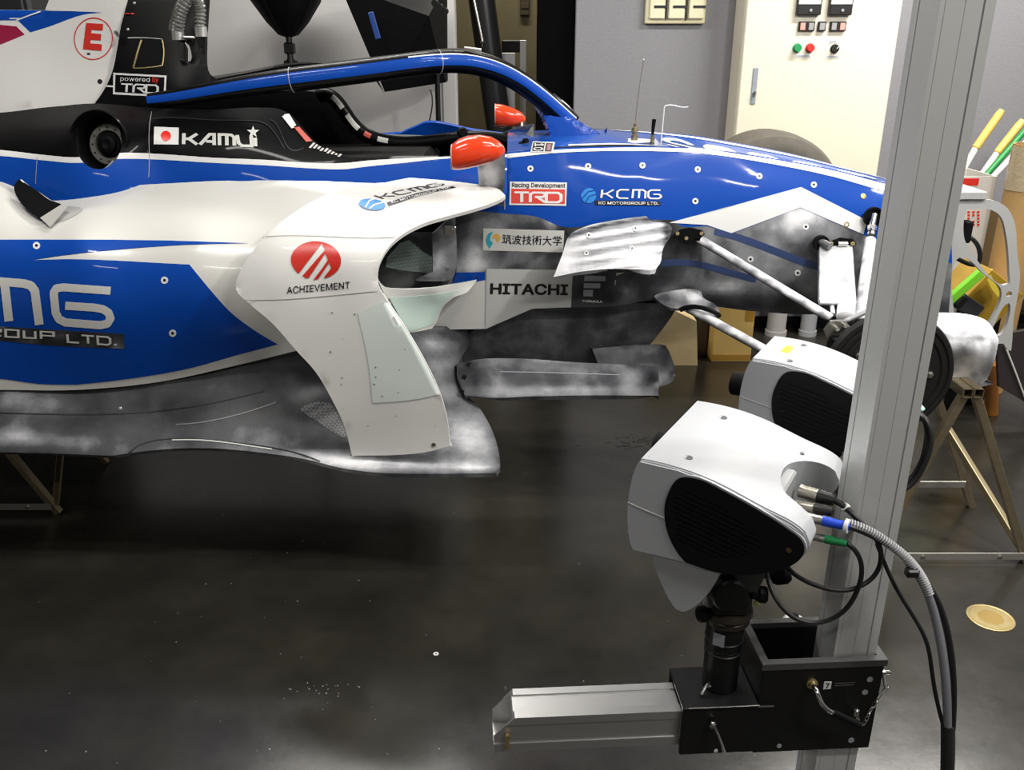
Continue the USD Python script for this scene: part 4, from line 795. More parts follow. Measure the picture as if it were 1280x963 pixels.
# ---- halo
halo_near = [(188, 126, 2.97), (225, 121.5, 2.96), (300, 109, 2.945), (400, 95.5, 2.945), (480, 85.5, 2.965), (535, 78.5, 3.0), (580, 78, 3.06), (620, 88, 3.12), (655, 107, 3.175), (688, 133, 3.22), (712, 154, 3.245)]
hn = curve(PL(halo_near), 90); rad = np.interp(np.arange(90), [0, 12, 30, 60, 74, 89], [.024, .030, .038, .036, .034, .036])
ha = put('halo', tube(hn, rad, 24, aspect=.98, up=(0, 0, 1)), BLACK, CAR, 'black halo hoop with a blue band')
put('blue_band', tube(hn, rad+.0012, 12, arc=(-.28, .62), up=(0, 0, 1)), BLUE, ha)
put('white_line', tube(hn[50:], rad[50:]+.0016, 4, arc=(.62, .76), up=(0, 0, 1)), STICKER_WHITE, ha)
for i in (28, 56): put('band_joint', tube(hn[i]+(hn[i+1]-hn[i])*np.array([[0.], [.08], [.16]]), rad[i]+.0016, 24, up=(0, 0, 1)), STICKER_SILVER, ha)
hf = hn.copy(); hf[:, 1] = 2*YC-hf[:, 1]; put('halo_far_arm', tube(hf[:-6], rad[:-6], 20, up=(0, 0, 1)), BLACK, CAR)
panel('head_fairing', [(225, 112, 3.1), (300, 95, 3.2), (400, 80, 3.28), (470, 85, 3.3), (300, 125, 3.2), (400, 105, 3.28)], [(222, 114, 1), (262, 100.5), (310, 91), (360, 81.5), (395, 79), (432, 81), (470, 85, 1), (470, 100, 1), (340, 118), (240, 128, 1)], BLACK, .06, step=10., roll=(5, .02))
put('halo_badge', decal and cbox((-.028, -.004, -.008), (.028, .004, .008), .001, frame((1, 0, -.12), (0, .8, .6), (.1, -.6, .8), P(591, 62.5, 3.06))), STICKER_GREY, CAR)
Sp, hp_, poly = panel('halo_pylon', [(690, 120, 3.215), (757, 175, 3.19), (690, 185, 3.17), (720, 160, 3.19)], [(668, 122, 1), (694, 128), (716, 147, 1), (735, 158), (750, 167), (759, 178, 1), (758, 187, 1), (684, 187, 1), (687, 166), (681, 148)], BLUE, .09, step=7., roll=(7, .02))
put('pylon_edge', tube(curve([P(690, 119, 3.25), P(707, 133, 3.25), P(716, 142, 3.25), P(722, 149, 3.25)], 12), .010, 10), BLACK, CAR)

# ---- mirrors
def mirror(us, tv, bv, Y, hd, parent_name):
    secs = []; n = 22; a = np.linspace(0, 2*np.pi, n, endpoint=False)
    for u, t0, b0, h in zip(us, tv, bv, hd):
        p, q = P(u, t0, Y), P(u, b0, Y); c = (p+q)/2; r = (p[2]-q[2])/2; ca, sa = np.cos(a), np.sin(a)
        secs.append(np.c_[np.full(n, c[0]), Y-h*np.sign(ca)*abs(ca)**.75, c[2]+r*np.sign(sa)*abs(sa)**.8])
    m = len(secs); V = np.vstack(secs+[secs[0].mean(0)[None], secs[-1].mean(0)[None]]); F = []
    for k in range(m-1):
        for i in range(n): j = (i+1) % n; F += [(k*n+i, (k+1)*n+i, (k+1)*n+j), (k*n+i, (k+1)*n+j, k*n+j)]
    F += [(j, m*n, i) for i in range(n) for j in [(i+1) % n]]+[((m-1)*n+i, m*n+1, (m-1)*n+(i+1) % n) for i in range(n)]
    tmh = trimesh.Trimesh(V, np.array(F), process=False); tmh.fix_normals()
    nd = put('mirror', tmh, ORANGE, CAR, 'orange mirror housing', smooth=45)
    s0 = secs[0]; c = s0.mean(0); g = (s0-c)*.9+c+[-.0008, 0, 0]; put('mirror_glass', trimesh.Trimesh(np.vstack([g, c+[-.0008, 0, 0]]), np.array([((i+1) % n, n, i) for i in range(n)]), process=False), CHROME, nd, smooth=False)
    put('housing_rim', tube(np.vstack([s0, s0[:2]]), .0022, 6), mat('pale_rim', (.55, .35, .3), .4), nd)
    return nd
mirror([565, 567, 574, 585, 600, 614, 624, 629.5, 631.5], [181, 178.5, 173.5, 169.8, 168.2, 171, 176.5, 182, 187], [211, 212, 212.2, 210.5, 207, 202.8, 198, 193.5, 189], 2.60, [.044, .047, .052, .054, .052, .045, .033, .018, .004], 0)
mirror([619, 621, 628, 637, 645, 652, 656, 657], [130, 129.6, 130.6, 133.4, 136.5, 140.5, 145, 148], [157, 158.5, 159.3, 158.6, 157, 154.3, 152, 150], 3.90, [.046, .05, .055, .055, .046, .032, .018, .005], 1)
Sm, ms, poly = panel('mirror_stalk', [(600, 195, 2.66), (631, 195, 2.70), (600, 250, 2.82), (631, 250, 2.84)], [(598, 205, 1), (631, 192, 1), (631, 222), (629, 258, 1), (600, 252, 1)], POWDER, .014, step=5., bstep=3., roll=(4, .006), powder=blobs(.62, [(612, 213, 10, 10, .35), (616, 232, 10, 10, .25), (603, 235, 4, 20, -.3), (626, 240, 4, 20, -.2)], .2, 12))
put('mirror_stalk', tube([P(652, 150, 3.9), P(653.5, 172, 3.75)], .005, 8), STICKER_GREY, CAR)

# ---- sidepod
sp_ctrl = [(-170, 225, 2.84), (60, 243, 2.83), (150, 233, 2.83), (300, 226, 2.82), (420, 227, 2.83), (0, 262, 2.70), (100, 265, 2.71), (200, 262, 2.70), (330, 260, 2.70), (420, 250, 2.74), (-170, 300, 2.585), (100, 300, 2.575), (250, 302, 2.565), (380, 300, 2.58), (0, 350, 2.54), (150, 350, 2.525), (300, 350, 2.52), (0, 420, 2.535), (150, 420, 2.52), (300, 420, 2.53), (-170, 480, 2.56), (100, 487, 2.56), (200, 477, 2.555), (300, 456, 2.57), (370, 440, 2.58), (430, 400, 2.58)]
spo = outline([(-170, 223, 1), (0, 222.5), (19, 223), (25, 225, 1), (18.5, 232), (21, 243), (35, 262), (59, 282, 1), (78, 256, 1), (62, 249), (48, 238, 1), (60, 243), (100, 238), (150, 233), (215, 229), (280, 226), (400, 226.5), (470, 229, 1), (470, 300), (430, 425, 1), (370, 439), (300, 456), (200, 477.5), (100, 487.5), (0, 487.5), (-170, 485, 1)])
S, sp, poly = panel('sidepod', sp_ctrl, spo, mat('white_sidepod_paint', (.70, .69, .65), .25, coat=.5), .008, step=10.)
blue_area = [(-170, 299, 1), (0, 300), (60, 300), (200, 301), (310, 304.3, 1), (230, 306.5), (140, 313), (75, 320), (40, 325.5, 1), (90, 324.3), (237, 331, 1), (265, 365), (290, 392), (318, 413), (347, 430.5, 1), (300, 443), (230, 462), (150, 475), (95, 481, 1), (50, 480), (0, 473.5), (-170, 466, 1)]
paint(sp, 'blue_flash', S, blue_area, BLUE, .0012, 12.)
decal(sp, 'team_letter', S, unary_union([LineString(q).buffer(5.4, 3, cap_style='flat', join_style='round') for q in ([(-16, 350.5), (30, 354.5), (39, 357), (44, 363.5), (49.5, 406)], [(6, 352), (11.5, 401.5)])]), STICKER_GREY, .0022, 7.)
decal(sp, 'team_letter', S, LineString([(-38, 347.5), (-92, 344), (-101, 345.5), (-104, 351), (-101, 378), (-97, 385), (-89, 389), (-40, 393)]).buffer(5.2, 3, cap_style='flat', join_style='round'), STICKER_GREY, .0022, 7.)
decal(sp, 'team_letter', S, LineString([(138.5, 363.5), (80, 359.3), (71, 360.5), (67.5, 366), (70, 391), (74, 399), (82, 403), (126, 406.5), (134.5, 404.5), (138.5, 398), (136, 391), (129, 386.5), (118, 384.5), (82, 382)]).buffer(5.0, 3, cap_style='flat', join_style='round'), STICKER_GREY, .0022, 7.)
Sk = S
powder_decal(sp, 'subtitle_bar', S, [(-170, 402, 1), (0, 408, 1), (155, 417.5, 1), (156, 436, 1), (60, 431.5), (0, 426, 1), (-170, 420, 1)], blobs(.08, [(145, 433, 9, 7, .6), (75, 418, 9, 5, .3), (110, 431, 12, 4, .3), (2, 410, 8, 5, .4), (35, 426, 10, 4, .35)], .06, 14), .0018)
decal(sp, 'subtitle', S, fit(stroke_word('R', .2).union(affinity.translate(Polygon([(0, 0), (1, 0), (1, 1), (0, 1)]).exterior.buffer(.1, join_style='mitre'), 1.4, 0)).union(affinity.translate(LineString([(0, 1), (0, 0), (.9, 0), (.9, 1)]).buffer(.1, cap_style='flat', join_style='mitre'), 2.85, 0)).union(affinity.translate(LineString([(0, 0), (0, 1), (1, 1), (1, .45), (0, .45)]).buffer(.1, cap_style='flat', join_style='mitre'), 4.2, 0)), [(-16, 420.3), (69.5, 424.8), (69, 414.3), (-16, 409.6)]), STICKER_GREY, .003)
decal(sp, 'subtitle', S, fit(unary_union([LineString([(0, 1), (0, 0), (.9, 0)]).buffer(.1, cap_style='flat', join_style='mitre'), affinity.translate(stroke_word('TD', .2, .35), 1.15, 0), sbox(3.75, -.02, 3.98, .18)]), [(84, 428.2), (146.5, 432.5), (146, 421), (83, 416.5)]), STICKER_GREY, .003)
markers(sp, S, [(46, 307.5), (206, 350.5), (216, 416.5)], 4.6)
S4, vt, poly = panel('vent_interior', [(0, 225, 2.795), (80, 285, 2.64), (80, 225, 2.79), (20, 280, 2.66)], [(24, 224, 1), (17.5, 232), (20, 244), (35, 263), (50, 273, 1), (78, 256, 1), (62, 250), (47, 239)], FLATBLACK, .005, step=8.)
Sv, vr, _q = panel('vent_ramp', [(0, 225, 2.79), (80, 285, 2.632), (80, 225, 2.785), (20, 280, 2.652)], [(50, 272.3, 1), (77.5, 255, 1), (84, 258, 1), (62, 283.5, 1)], mat('grey_white_ramp', (.46, .455, .43), .35), .004, step=5.)
paint(sp, 'vent_ramp', Sk, [(60, 281.5, 1), (77.5, 257, 1), (104, 262), (84, 275)], mat('grey_white_ramp', (.46, .455, .43), .35), .0014, 5., clip=spo.buffer(-.3))
put('vent_edge', tube(curve([P(26, 225, 2.79), P(36, 233, 2.785), P(48, 241, 2.78), P(62, 250.5, 2.77), P(78, 256.5, 2.745)], 20), .0028, 6), STICKER_WHITE, CAR)
put('sidepod_core', [cbox((-2.1, 2.66, .66), (-.62, 3.0, 1.0), .04)], FLATBLACK, CAR)

# ---- floor with its upturned edge
fl_ctrl = [(-170, 485, 2.58), (100, 488, 2.575), (200, 478, 2.565), (380, 437, 2.63), (500, 420, 2.82), (580, 415, 2.92), (590, 440, 2.93), (570, 470, 2.84), (600, 510, 2.73), (620, 550, 2.56), (0, 520, 2.50), (200, 515, 2.52), (300, 500, 2.54), (400, 480, 2.64), (480, 520, 2.60), (0, 565, 2.42), (140, 569, 2.40), (250, 562, 2.41), (340, 567, 2.405), (420, 582, 2.37), (500, 586, 2.37), (625, 588, 2.35), (450, 545, 2.50)]
flo = outline([(-170, 482, 1), (100, 484), (200, 474), (300, 452), (380, 434), (480, 412), (560, 408), (580, 411), (588, 425), (574, 452), (571, 470), (580, 490), (600, 511), (616, 540), (624, 568), (624.5, 585), (620, 591.5, 1), (560, 592.5), (470, 591), (425, 585), (385, 575), (330, 566.5), (270, 561), (220, 561), (175, 565), (140, 570, 1), (60, 567), (-170, 563, 1)])
pw_fl = blobs(.20, [(10, 500, 18, 12, .3), (60, 503, 22, 12, .25), (20, 548, 40, 12, .45), (90, 553, 35, 10, .3), (150, 545, 50, 15, .1), (250, 490, 60, 10, .1), (200, 525, 90, 10, -.14), (330, 545, 40, 15, .1), (420, 575, 60, 9, .5), (500, 582, 110, 9, .5), (350, 520, 30, 14, -.12), (400, 510, 35, 20, -.15), (575, 535, 35, 30, .42), (600, 560, 25, 25, .35), (545, 430, 22, 10, .45), (550, 460, 18, 20, .2), (560, 490, 25, 12, .4), (590, 420, 8, 20, -.2), (320, 470, 50, 10, -.1), (230, 510, 60, 10, -.1), (590, 585, 30, 5, .3), (390, 568, 30, 5, .35), (250, 565, 80, 6, .2)], .13, 30, 7)
S, flr, poly = panel('floor_edge', fl_ctrl, flo, POWDER, .014, step=6., bstep=4., powder=pw_fl, roll=(5, .006), label='powder-grey carbon floor with an upturned edge')
for line, w in (([(-170, 515), (0, 516.5), (100, 518.5), (200, 514), (280, 501), (330, 489)], 1.5), ([(160, 567), (185, 553), (215, 549), (250, 549), (290, 553), (340, 560), (400, 577)], 1.2)): band(flr, 'edge_seam', S, line, w, STICKER_BLACK, .0015)
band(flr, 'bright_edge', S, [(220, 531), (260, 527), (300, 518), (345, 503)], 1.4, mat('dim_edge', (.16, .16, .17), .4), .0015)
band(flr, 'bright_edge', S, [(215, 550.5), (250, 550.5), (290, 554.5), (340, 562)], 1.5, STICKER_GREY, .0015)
WEAVE = usdkit.material(stage, '/World/Looks/carbon_weave', {'g': ('geometry', {}), 'mp': ('mapping', dict(scale=(1, 1, 1), rotation=(.6, .2, .6))), 'c': ('checker_texture', dict(color1=(.035, .035, .038), color2=(.11, .11, .115), scale=110.)), 'p': ('principled_bsdf', dict(roughness=.4))}, [('g.position', 'mp.vector'), ('mp.vector', 'c.vector'), ('c.color', 'p.base_color')], surface='p.BSDF')
decal(flr, 'bare_weave', S, outline([(375, 512), (395, 503), (412, 505), (425, 525), (432, 548), (415, 540), (392, 525)]), WEAVE, .0014, 6.)
screw(flr, S, 150, 511, 2.6)
put('floor_plank', extrude(Polygon([(-2.4, 2.55), (-.5, 2.55), (-.3, 2.75), (-.3, 3.5), (-2.4, 3.5)]), .02, frame((1, 0, 0), (0, 1, 0), (0, 0, 1), (0, 0, .385))), FLATBLACK, CAR)

# ---- the white deflector that arches from the floor over to the chassis
df_ctrl = [(295, 365, 2.43), (345, 285, 2.50), (410, 245, 2.66), (460, 230, 2.78), (510, 222, 2.845), (600, 236, 2.76), (632, 245, 2.73), (570, 262, 2.62), (500, 290, 2.47), (450, 270, 2.56), (400, 300, 2.45), (440, 310, 2.42), (475, 345, 2.39), (400, 350, 2.40), (340, 350, 2.41), (370, 437, 2.385), (480, 400, 2.375), (430, 530, 2.38), (530, 450, 2.375), (500, 500, 2.378), (440, 570, 2.385), (563, 557, 2.385)]
dfo = outline([(295, 362), (300, 340), (315, 315), (345, 283), (380, 258), (410, 243), (450, 231), (482, 228, 1), (512, 222, 1), (560, 226), (605, 232), (625, 237.5), (632, 244.5), (622, 251), (590, 262), (560, 270), (530, 279), (508, 290), (490, 304), (478, 322), (472, 342), (473, 357), (483, 375), (505, 408), (530, 450), (550, 492), (558, 520), (563, 557, 1), (540, 564), (505, 568.5), (440, 570, 1), (430, 532), (415, 500), (395, 466), (370, 438), (340, 404), (312, 380)])
S, df, dpoly = panel('side_deflector', df_ctrl, dfo, WHITE, .012, step=9., bstep=5., roll=(5, .008), label='white curved deflector panel')
paint(df, 'masking_tape', S, [(447, 391, 1), (482, 378), (505, 410), (530, 452), (550, 493, 1), (515, 500), (466, 504, 1), (460, 450)], TAPE, .0014, clip=dpoly.buffer(-.8))
lo = shapely.affinity.rotate(shapely.affinity.scale(Point(395.2, 325.6).buffer(1, 24), 31.2, 23.4), 3)
cut = unary_union([pg((402.5, 305), (406.3, 313), (382, 347), (376, 351), (372, 345)), pg((407, 317), (410.3, 325), (394, 351), (382.5, 350.5)), pg((411.5, 328.5), (414.3, 335.5), (405, 348), (404, 354), (392.5, 351.5)), pg((366, 347), (374.5, 343), (382, 352), (404.5, 356), (405, 347), (408, 360), (366, 356))])
red = lo.difference(unary_union([pg((402.3, 304.5), (406.2, 313.2), (376.5, 347), (373, 355), (360, 355), (373, 343)), pg((406.7, 317), (410.2, 325.2), (394, 349), (391, 356), (383, 356), (387, 346)), pg((411.5, 328.5), (414.2, 335.5), (406, 346), (404.5, 356), (394, 356), (397, 350)), sbox(375, 350.3, 382.2, 360), sbox(383, 349, 404.8, 360)]))
bars = unary_union([LineString([(406.8, 315.2), (382.3, 347.6)]).buffer(.7), LineString([(410.7, 327), (393, 349.8)]).buffer(.7)])
decal(df, 'sponsor_logo', S, red.union(bars), mat('signal_red_vinyl', (.56, .022, .012), .35), .0018, 6., 2.5)
decal(df, 'sponsor_name', S, fit(text_shape('ACHIEVEMENT'), [(358.8, 367.3), (437.5, 360.5), (437.5, 352), (359, 358.8)]), STICKER_BLACK, .0018)
gq = shapely.affinity.rotate(shapely.affinity.scale(Point(465.5, 255.7).buffer(1, 20), 16.4, 6.4), 7)
decal(df, 'team_globe_rim', S, shapely.affinity.translate(gq, -.8, 1.6).difference(gq), mat('dark_globe_rim', (.02, .10, .22), .4), .0016)
globe = gq.difference(unary_union([LineString(q).buffer(1.1) for q in ([(457, 259), (462, 251), (472, 248)], [(462, 261), (468, 256), (481, 252.5)])]))
decal(df, 'team_globe', S, globe, STICKER_BLUE, .0018)
decal(df, 'team_name', S, fit(stroke_word('KCMG', .15, .3, True), [(479, 249.5), (557.5, 231.5), (549, 228.5), (466, 245)]), mat('charcoal_vinyl', (.06, .06, .06), .4), .0018)
decal(df, 'team_bar', S, outline([(483.5, 254, 1), (520, 242.5), (566, 233.4, 1), (570, 234.8, 1), (525, 245), (486, 258.3, 1)]), STICKER_BLACK, .0018)
decal(df, 'team_subtitle', S, fit(text_shape('KC MOTORGROUP LTD.', True), [(490, 255), (563, 235.8), (561, 233.8), (488, 251.8)]), STICKER_WHITE, .0024)
for line in ([(328, 296.5), (380, 295), (440, 297.5), (494, 297)], [(305, 375), (370, 373.5), (447, 366.5), (474, 364)]): band(df, 'panel_seam', S, line, .6, GREYLINE, .0012)
random.seed(11)
for k in range(26):
    u, v = random.uniform(400, 550), random.uniform(380, 560)
    q = Point(u, v).buffer(random.uniform(.5, 1.0), 3)
    if dpoly.buffer(-4).contains(q): decal(df, 'stone_chip', S, q, mat('chip_grey', (.12, .11, .10), .7), .002)
screw(df, S, 542, 556, 2.6)

# ---- radiator inlet between deflector and chassis
S5, inn, poly = panel('inlet_duct', [(480, 300, 2.92), (565, 262, 2.90), (480, 350, 2.86), (565, 350, 2.90), (530, 310, 2.92)], [(462, 300, 1), (510, 270), (564, 258, 1), (564, 345), (556, 362, 1), (470, 362, 1)], mat('dark_duct', (.03, .032, .034), .5), .008, step=8.)
mesh_lines = unary_union([LineString([(478+k*4.2, 340), (510+k*4.2, 285)]).buffer(.45) for k in range(16)]+[LineString([(475, 312+k*4.4), (545, 302+k*4.4)]).buffer(.45) for k in range(11)]).intersection(pg((484, 322), (500, 304), (541, 290), (541, 342), (500, 338), (482, 334)))
decal(inn, 'radiator_tape', S5, pg((484, 322), (500, 304), (541, 290), (541, 342), (500, 338), (482, 334)), mat('dull_green_tape', (.50, .60, .56), .5), .001, 8.)
decal(inn, 'radiator_mesh', S5, mesh_lines, mat('pale_green_mesh', (.30, .40, .36), .5), .002)
S6, vn, poly = panel('inlet_vane', [(540, 290, 2.84), (570, 265, 2.86), (570, 345, 2.86), (540, 345, 2.83)], [(541, 292, 1), (560, 275), (569, 268, 1), (570, 335), (566, 348), (555, 352, 1), (520, 350), (541, 340, 1)], POWDER, .008, step=6., powder=blobs(.5, [(560, 280, 8, 6, -.4), (550, 330, 10, 15, .15), (535, 348, 15, 4, -.2)], .15, 20), label='grey vane')
screw(vn, S6, 559, 336, 2.6)
put('inlet_clip', [cbox(P(560, 290, 2.83)-[.012, .004, .01], P(568, 285, 2.83)+[.002, .004, .006], .002), cyl(P(565, 287, 2.825), P(570, 285, 2.83), .004, 8)], STEEL, CAR)
S7, il, lpoly = panel('inlet_lip', [(470, 345, 2.42), (480, 375, 2.44), (505, 410, 2.52), (540, 362, 2.60), (585, 352, 2.84), (607, 350, 2.885), (540, 380, 2.66), (560, 410, 2.80), (607, 411, 2.90), (590, 380, 2.84), (520, 362, 2.52)], outline([(470, 345, 1), (480, 358), (500, 361.5), (540, 360), (575, 354), (596, 350.5, 1), (583, 366), (567, 372), (553, 385), (546, 402), (540, 411, 1), (520, 415), (508, 417, 1), (488, 384)]), mat('white_lip_paint', (.70, .70, .66), .3, coat=.4), .006, step=6., bstep=4., roll=(4, .006))
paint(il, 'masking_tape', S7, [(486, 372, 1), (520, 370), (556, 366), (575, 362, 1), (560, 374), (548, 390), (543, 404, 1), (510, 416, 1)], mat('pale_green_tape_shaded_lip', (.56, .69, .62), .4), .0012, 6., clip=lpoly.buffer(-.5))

# ---- keel, turning vanes and winglet
S8, kl, poly = panel('keel', [(590, 410, 2.95), (700, 388, 2.99), (840, 374, 3.04), (600, 455, 3.0), (800, 450, 3.08)], [(578, 425, 1), (600, 408), (665, 383), (760, 380), (850, 378, 1), (838, 398), (815, 428), (795, 448, 1), (780, 462), (580, 462, 1)], POWDER, .03, step=8., powder=blobs(.33, [(650, 425, 30, 14, .2), (690, 400, 20, 8, .16), (740, 440, 40, 20, -.06), (620, 440, 14, 8, .1)], .14, 30, 3))
pw_v = blobs(.36, [(680, 450, 60, 5, .25), (600, 460, 20, 8, -.1), (700, 490, 120, 5, .35), (815, 475, 8, 18, -.35), (790, 470, 20, 8, .15), (680, 475, 80, 6, -.12)], .16, 24, 9)
S9, v2, poly = panel('turning_vane', [(780, 432, 3.02), (835, 432, 3.02), (845, 478, 2.98), (800, 490, 2.95)], [(740, 436, 1), (800, 431.5), (832, 433), (839, 446), (844, 470), (838, 479), (820, 484), (760, 486, 1)], POWDER, .02, step=6., powder=blobs(.3, [(820, 470, 15, 8, .3), (810, 440, 20, 6, .1)], .2, 16, 2), roll=(5, .01))
S10, v1, poly = panel('turning_vane', [(575, 452, 2.86), (640, 448, 2.86), (823, 458, 2.88), (600, 470, 2.76), (823, 475, 2.78), (580, 495, 2.745), (700, 497, 2.745), (825, 495, 2.75)], [(570, 455, 1), (600, 449), (640, 448), (720, 453), (822, 458, 1), (824, 478), (822.5, 495, 1), (740, 494.5), (660, 496), (620, 497.5), (581, 494.5, 1), (574, 475)], POWDER, .022, step=6., bstep=4., powder=pw_v, roll=(3, .006))
band(v1, 'bright_scratch', S10, [(625, 465), (700, 466.5), (775, 469)], .9, STICKER_SILVER, .001)
for u, v in ((585, 456), (580, 472), (577, 490)): decal(v1, 'bolt_patch', S10, outline([(u-3, v), (u, v-3.5), (u+4, v-1), (u+1, v+3.5)]), STICKER_BLACK, .001)
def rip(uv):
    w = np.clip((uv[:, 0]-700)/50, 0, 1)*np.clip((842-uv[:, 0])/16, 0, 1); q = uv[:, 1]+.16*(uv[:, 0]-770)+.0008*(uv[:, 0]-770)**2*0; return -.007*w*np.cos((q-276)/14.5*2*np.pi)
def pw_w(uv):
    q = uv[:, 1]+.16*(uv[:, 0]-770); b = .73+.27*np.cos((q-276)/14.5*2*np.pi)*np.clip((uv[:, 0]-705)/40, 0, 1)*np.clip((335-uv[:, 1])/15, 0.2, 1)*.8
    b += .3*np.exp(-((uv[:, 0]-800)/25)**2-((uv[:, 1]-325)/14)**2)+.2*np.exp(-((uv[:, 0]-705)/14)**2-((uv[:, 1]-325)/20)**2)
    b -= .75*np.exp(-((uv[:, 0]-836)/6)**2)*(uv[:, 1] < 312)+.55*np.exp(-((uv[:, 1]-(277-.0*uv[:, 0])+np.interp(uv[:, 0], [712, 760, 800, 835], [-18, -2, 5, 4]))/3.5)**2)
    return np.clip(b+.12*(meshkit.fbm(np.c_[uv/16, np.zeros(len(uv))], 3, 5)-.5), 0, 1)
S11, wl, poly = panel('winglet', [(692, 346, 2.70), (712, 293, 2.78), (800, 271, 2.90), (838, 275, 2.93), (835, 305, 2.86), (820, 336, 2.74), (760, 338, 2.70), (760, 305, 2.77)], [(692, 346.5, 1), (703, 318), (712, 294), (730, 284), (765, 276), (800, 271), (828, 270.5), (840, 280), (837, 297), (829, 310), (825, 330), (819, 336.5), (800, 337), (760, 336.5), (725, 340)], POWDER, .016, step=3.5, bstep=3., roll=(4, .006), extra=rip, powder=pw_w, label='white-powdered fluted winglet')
markers(wl, S11, [(736, 294.5), (794, 286), (733, 316.5), (790, 311)], 3.2)

# ---- front suspension
def pow_tube(name, path, r, parent=None, aspect=1., up=None, base=.8, noise=.45, sc=26, seed=1, n=16):
    m = tube(path, r, n, aspect=aspect, up=up); w = np.clip(base+noise*2*(meshkit.fbm(np.asarray(m.vertices)*sc, 3, seed)-.5), 0, 1)
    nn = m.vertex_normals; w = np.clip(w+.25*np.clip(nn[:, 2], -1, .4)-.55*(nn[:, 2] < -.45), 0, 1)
    v, f, nr_ = meshkit.arrays(m, True); return put(name, (v, f, nr_), POWDER, parent or CAR, attr=w)
def line3(a, b, n=14): return np.array(a)+(np.array(b)-np.array(a))*np.linspace(0, 1, n)[:, None]
pow_tube('wishbone', line3(P(866, 294, 2.93), P(1038, 398, 2.62), 40), .0185, aspect=.75, up=(0, 0, 1), base=.74, noise=.6, seed=3)
mnt = put('wishbone_mount', hullm := trimesh.Trimesh(np.vstack([P(np.array([843, 850, 862, 878, 881, 872, 855]), np.array([292, 287, 284.5, 288, 293, 302, 301]), y) for y in (2.965, 2.90)])).convex_hull, FLATBLACK, CAR)
for u, v in ((847, 292), (877, 292), (858, 298)): put('mount_bolt', cyl(P(u, v, 2.92), P(u, v, 2.892), .0065, 10), BRASS, mnt)
put('rod_end', cyl(P(861, 294, 2.92), P(876, 299, 2.90), .010, 12), BLACK, mnt)
Sf, wf, poly = panel('wishbone_fairing', [(825, 368, 2.93), (885, 365, 2.95), (860, 392, 2.82), (900, 392, 2.80), (870, 375, 2.87)], [(818, 370), (828, 366), (876, 364.5), (879, 372), (893, 380), (899, 388), (897, 395), (885, 393.5), (868, 385), (850, 386), (835, 384)], POWDER, .01, step=5., powder=blobs(.45, [(865, 372, 14, 7, .3), (830, 372, 12, 8, -.25), (890, 385, 8, 8, -.2)], .2, 14), roll=(4, .012))
put('fairing_opening', tube(curve([P(850, 388, 2.83), P(872, 384, 2.80), P(890, 389, 2.78), P(899, 395, 2.79)], 20), .008, 8), FLATBLACK, CAR)
pow_tube('wishbone', line3(P(862, 386, 2.84), P(1000, 462, 2.55), 40), .0185, aspect=.8, up=(0, 0, 1), base=.70, noise=.6, seed=5)
def pow_hull(name, pts, base, noise=.3, sc=20, seed=2, label=None, sub=.015):
    h = tm(m3.Manifold.hull_points(np.array(pts)).refine_to_length(sub)); w = np.clip(base+noise*2*(meshkit.fbm(np.asarray(h.vertices)*sc, 3, seed)-.5), 0, 1)
    h2 = trimesh.graph.smooth_shade(h, angle=np.radians(40), facet_minarea=None)
    from scipy.spatial import cKDTree
    wi = w[cKDTree(h.vertices).query(h2.vertices)[1]]; v, f, n = meshkit.arrays(h2, True); return put(name, (v, f, n), POWDER, CAR, label, attr=wi)
fa = []
for u, v, Y in ((1024, 307, 2.96), (1064, 305, 2.96), (1024, 378, 2.70), (1069, 378, 2.70)):
    q = P(u, v, Y); fa += [q+[0, .0, .010], q+[0, 0, -.010], q+[0, .012, 0], q+[0, -.012, 0]]
pow_hull('wishbone_front_arm', fa, .70, .2, 14, 6)
put('front_arm_socket', [lathe(P(1025, 303, 2.955), (0, -1, 0), [(0, .001), (0, .026), (.02, .026), (.02, .016), (.004, .014), (.004, .001)], 20)], FLATBLACK, CAR)
put('front_arm_stub', cyl(P(1024, 301, 2.95), P(1038, 308, 2.91), .012, 14), mat('dull_grey_metal', (.2, .2, .21), .4, metal=.5), CAR)
mnt = put('wishbone_mount', trimesh.Trimesh(np.vstack([P(np.array([1034, 1050, 1066, 1071, 1060, 1038]), np.array([303, 297, 299, 305, 309, 309]), y) for y in (3.0, 2.94)])).convex_hull, FLATBLACK, CAR)
for u in (1039, 1066): put('mount_bolt', cyl(P(u, 304.5, 2.96), P(u, 304.5, 2.93), .0075, 12), BRASS, mnt)
put('mount_pin', cyl(P(1047, 305, 2.935), P(1059, 305, 2.935), .009, 12), STEEL, mnt)
pow_tube('pushrod', line3(P(1088, 300, 2.93), P(1074, 402, 2.66), 30), .0185, aspect=1., up=(0, 1, 0), base=.72, noise=.4, seed=8)
pr = put('pushrod_end', [cyl(P(1093, 268, 2.98), P(1090, 284, 2.955), .010, 14), cyl(P(1090.5, 282, 2.957), P(1090, 287, 2.95), .015, 6), cyl(P(1090, 288, 2.95), P(1089, 294, 2.94), .013, 16)], CHROME, CAR)
for v in (289.5, 293): put('thread_gap', cyl(P(1090-(v-289)*.12, v, 2.947), P(1090-(v-289)*.12, v+1, 2.945), .0145, 16), STICKER_BLACK, pr)
put('pushrod_hole', lathe(P(1091, 271, 3.0), (0, -1, 0), [(0, .001), (0, .034), (.012, .034), (.012, .028), (.002, .026), (.002, .001)], 24), FLATBLACK, CAR)
mk = P(1080, 351, 2.76); put('target_marker', extrude(Point(0, 0).buffer(.0095, 10).difference(Point(0, 0).buffer(.0035, 8)), .001, frame((1, 0, 0), (0, .35, .94), (0, -.94, .35), mk+[0, -.006, .004])), STICKER_WHITE, CAR)
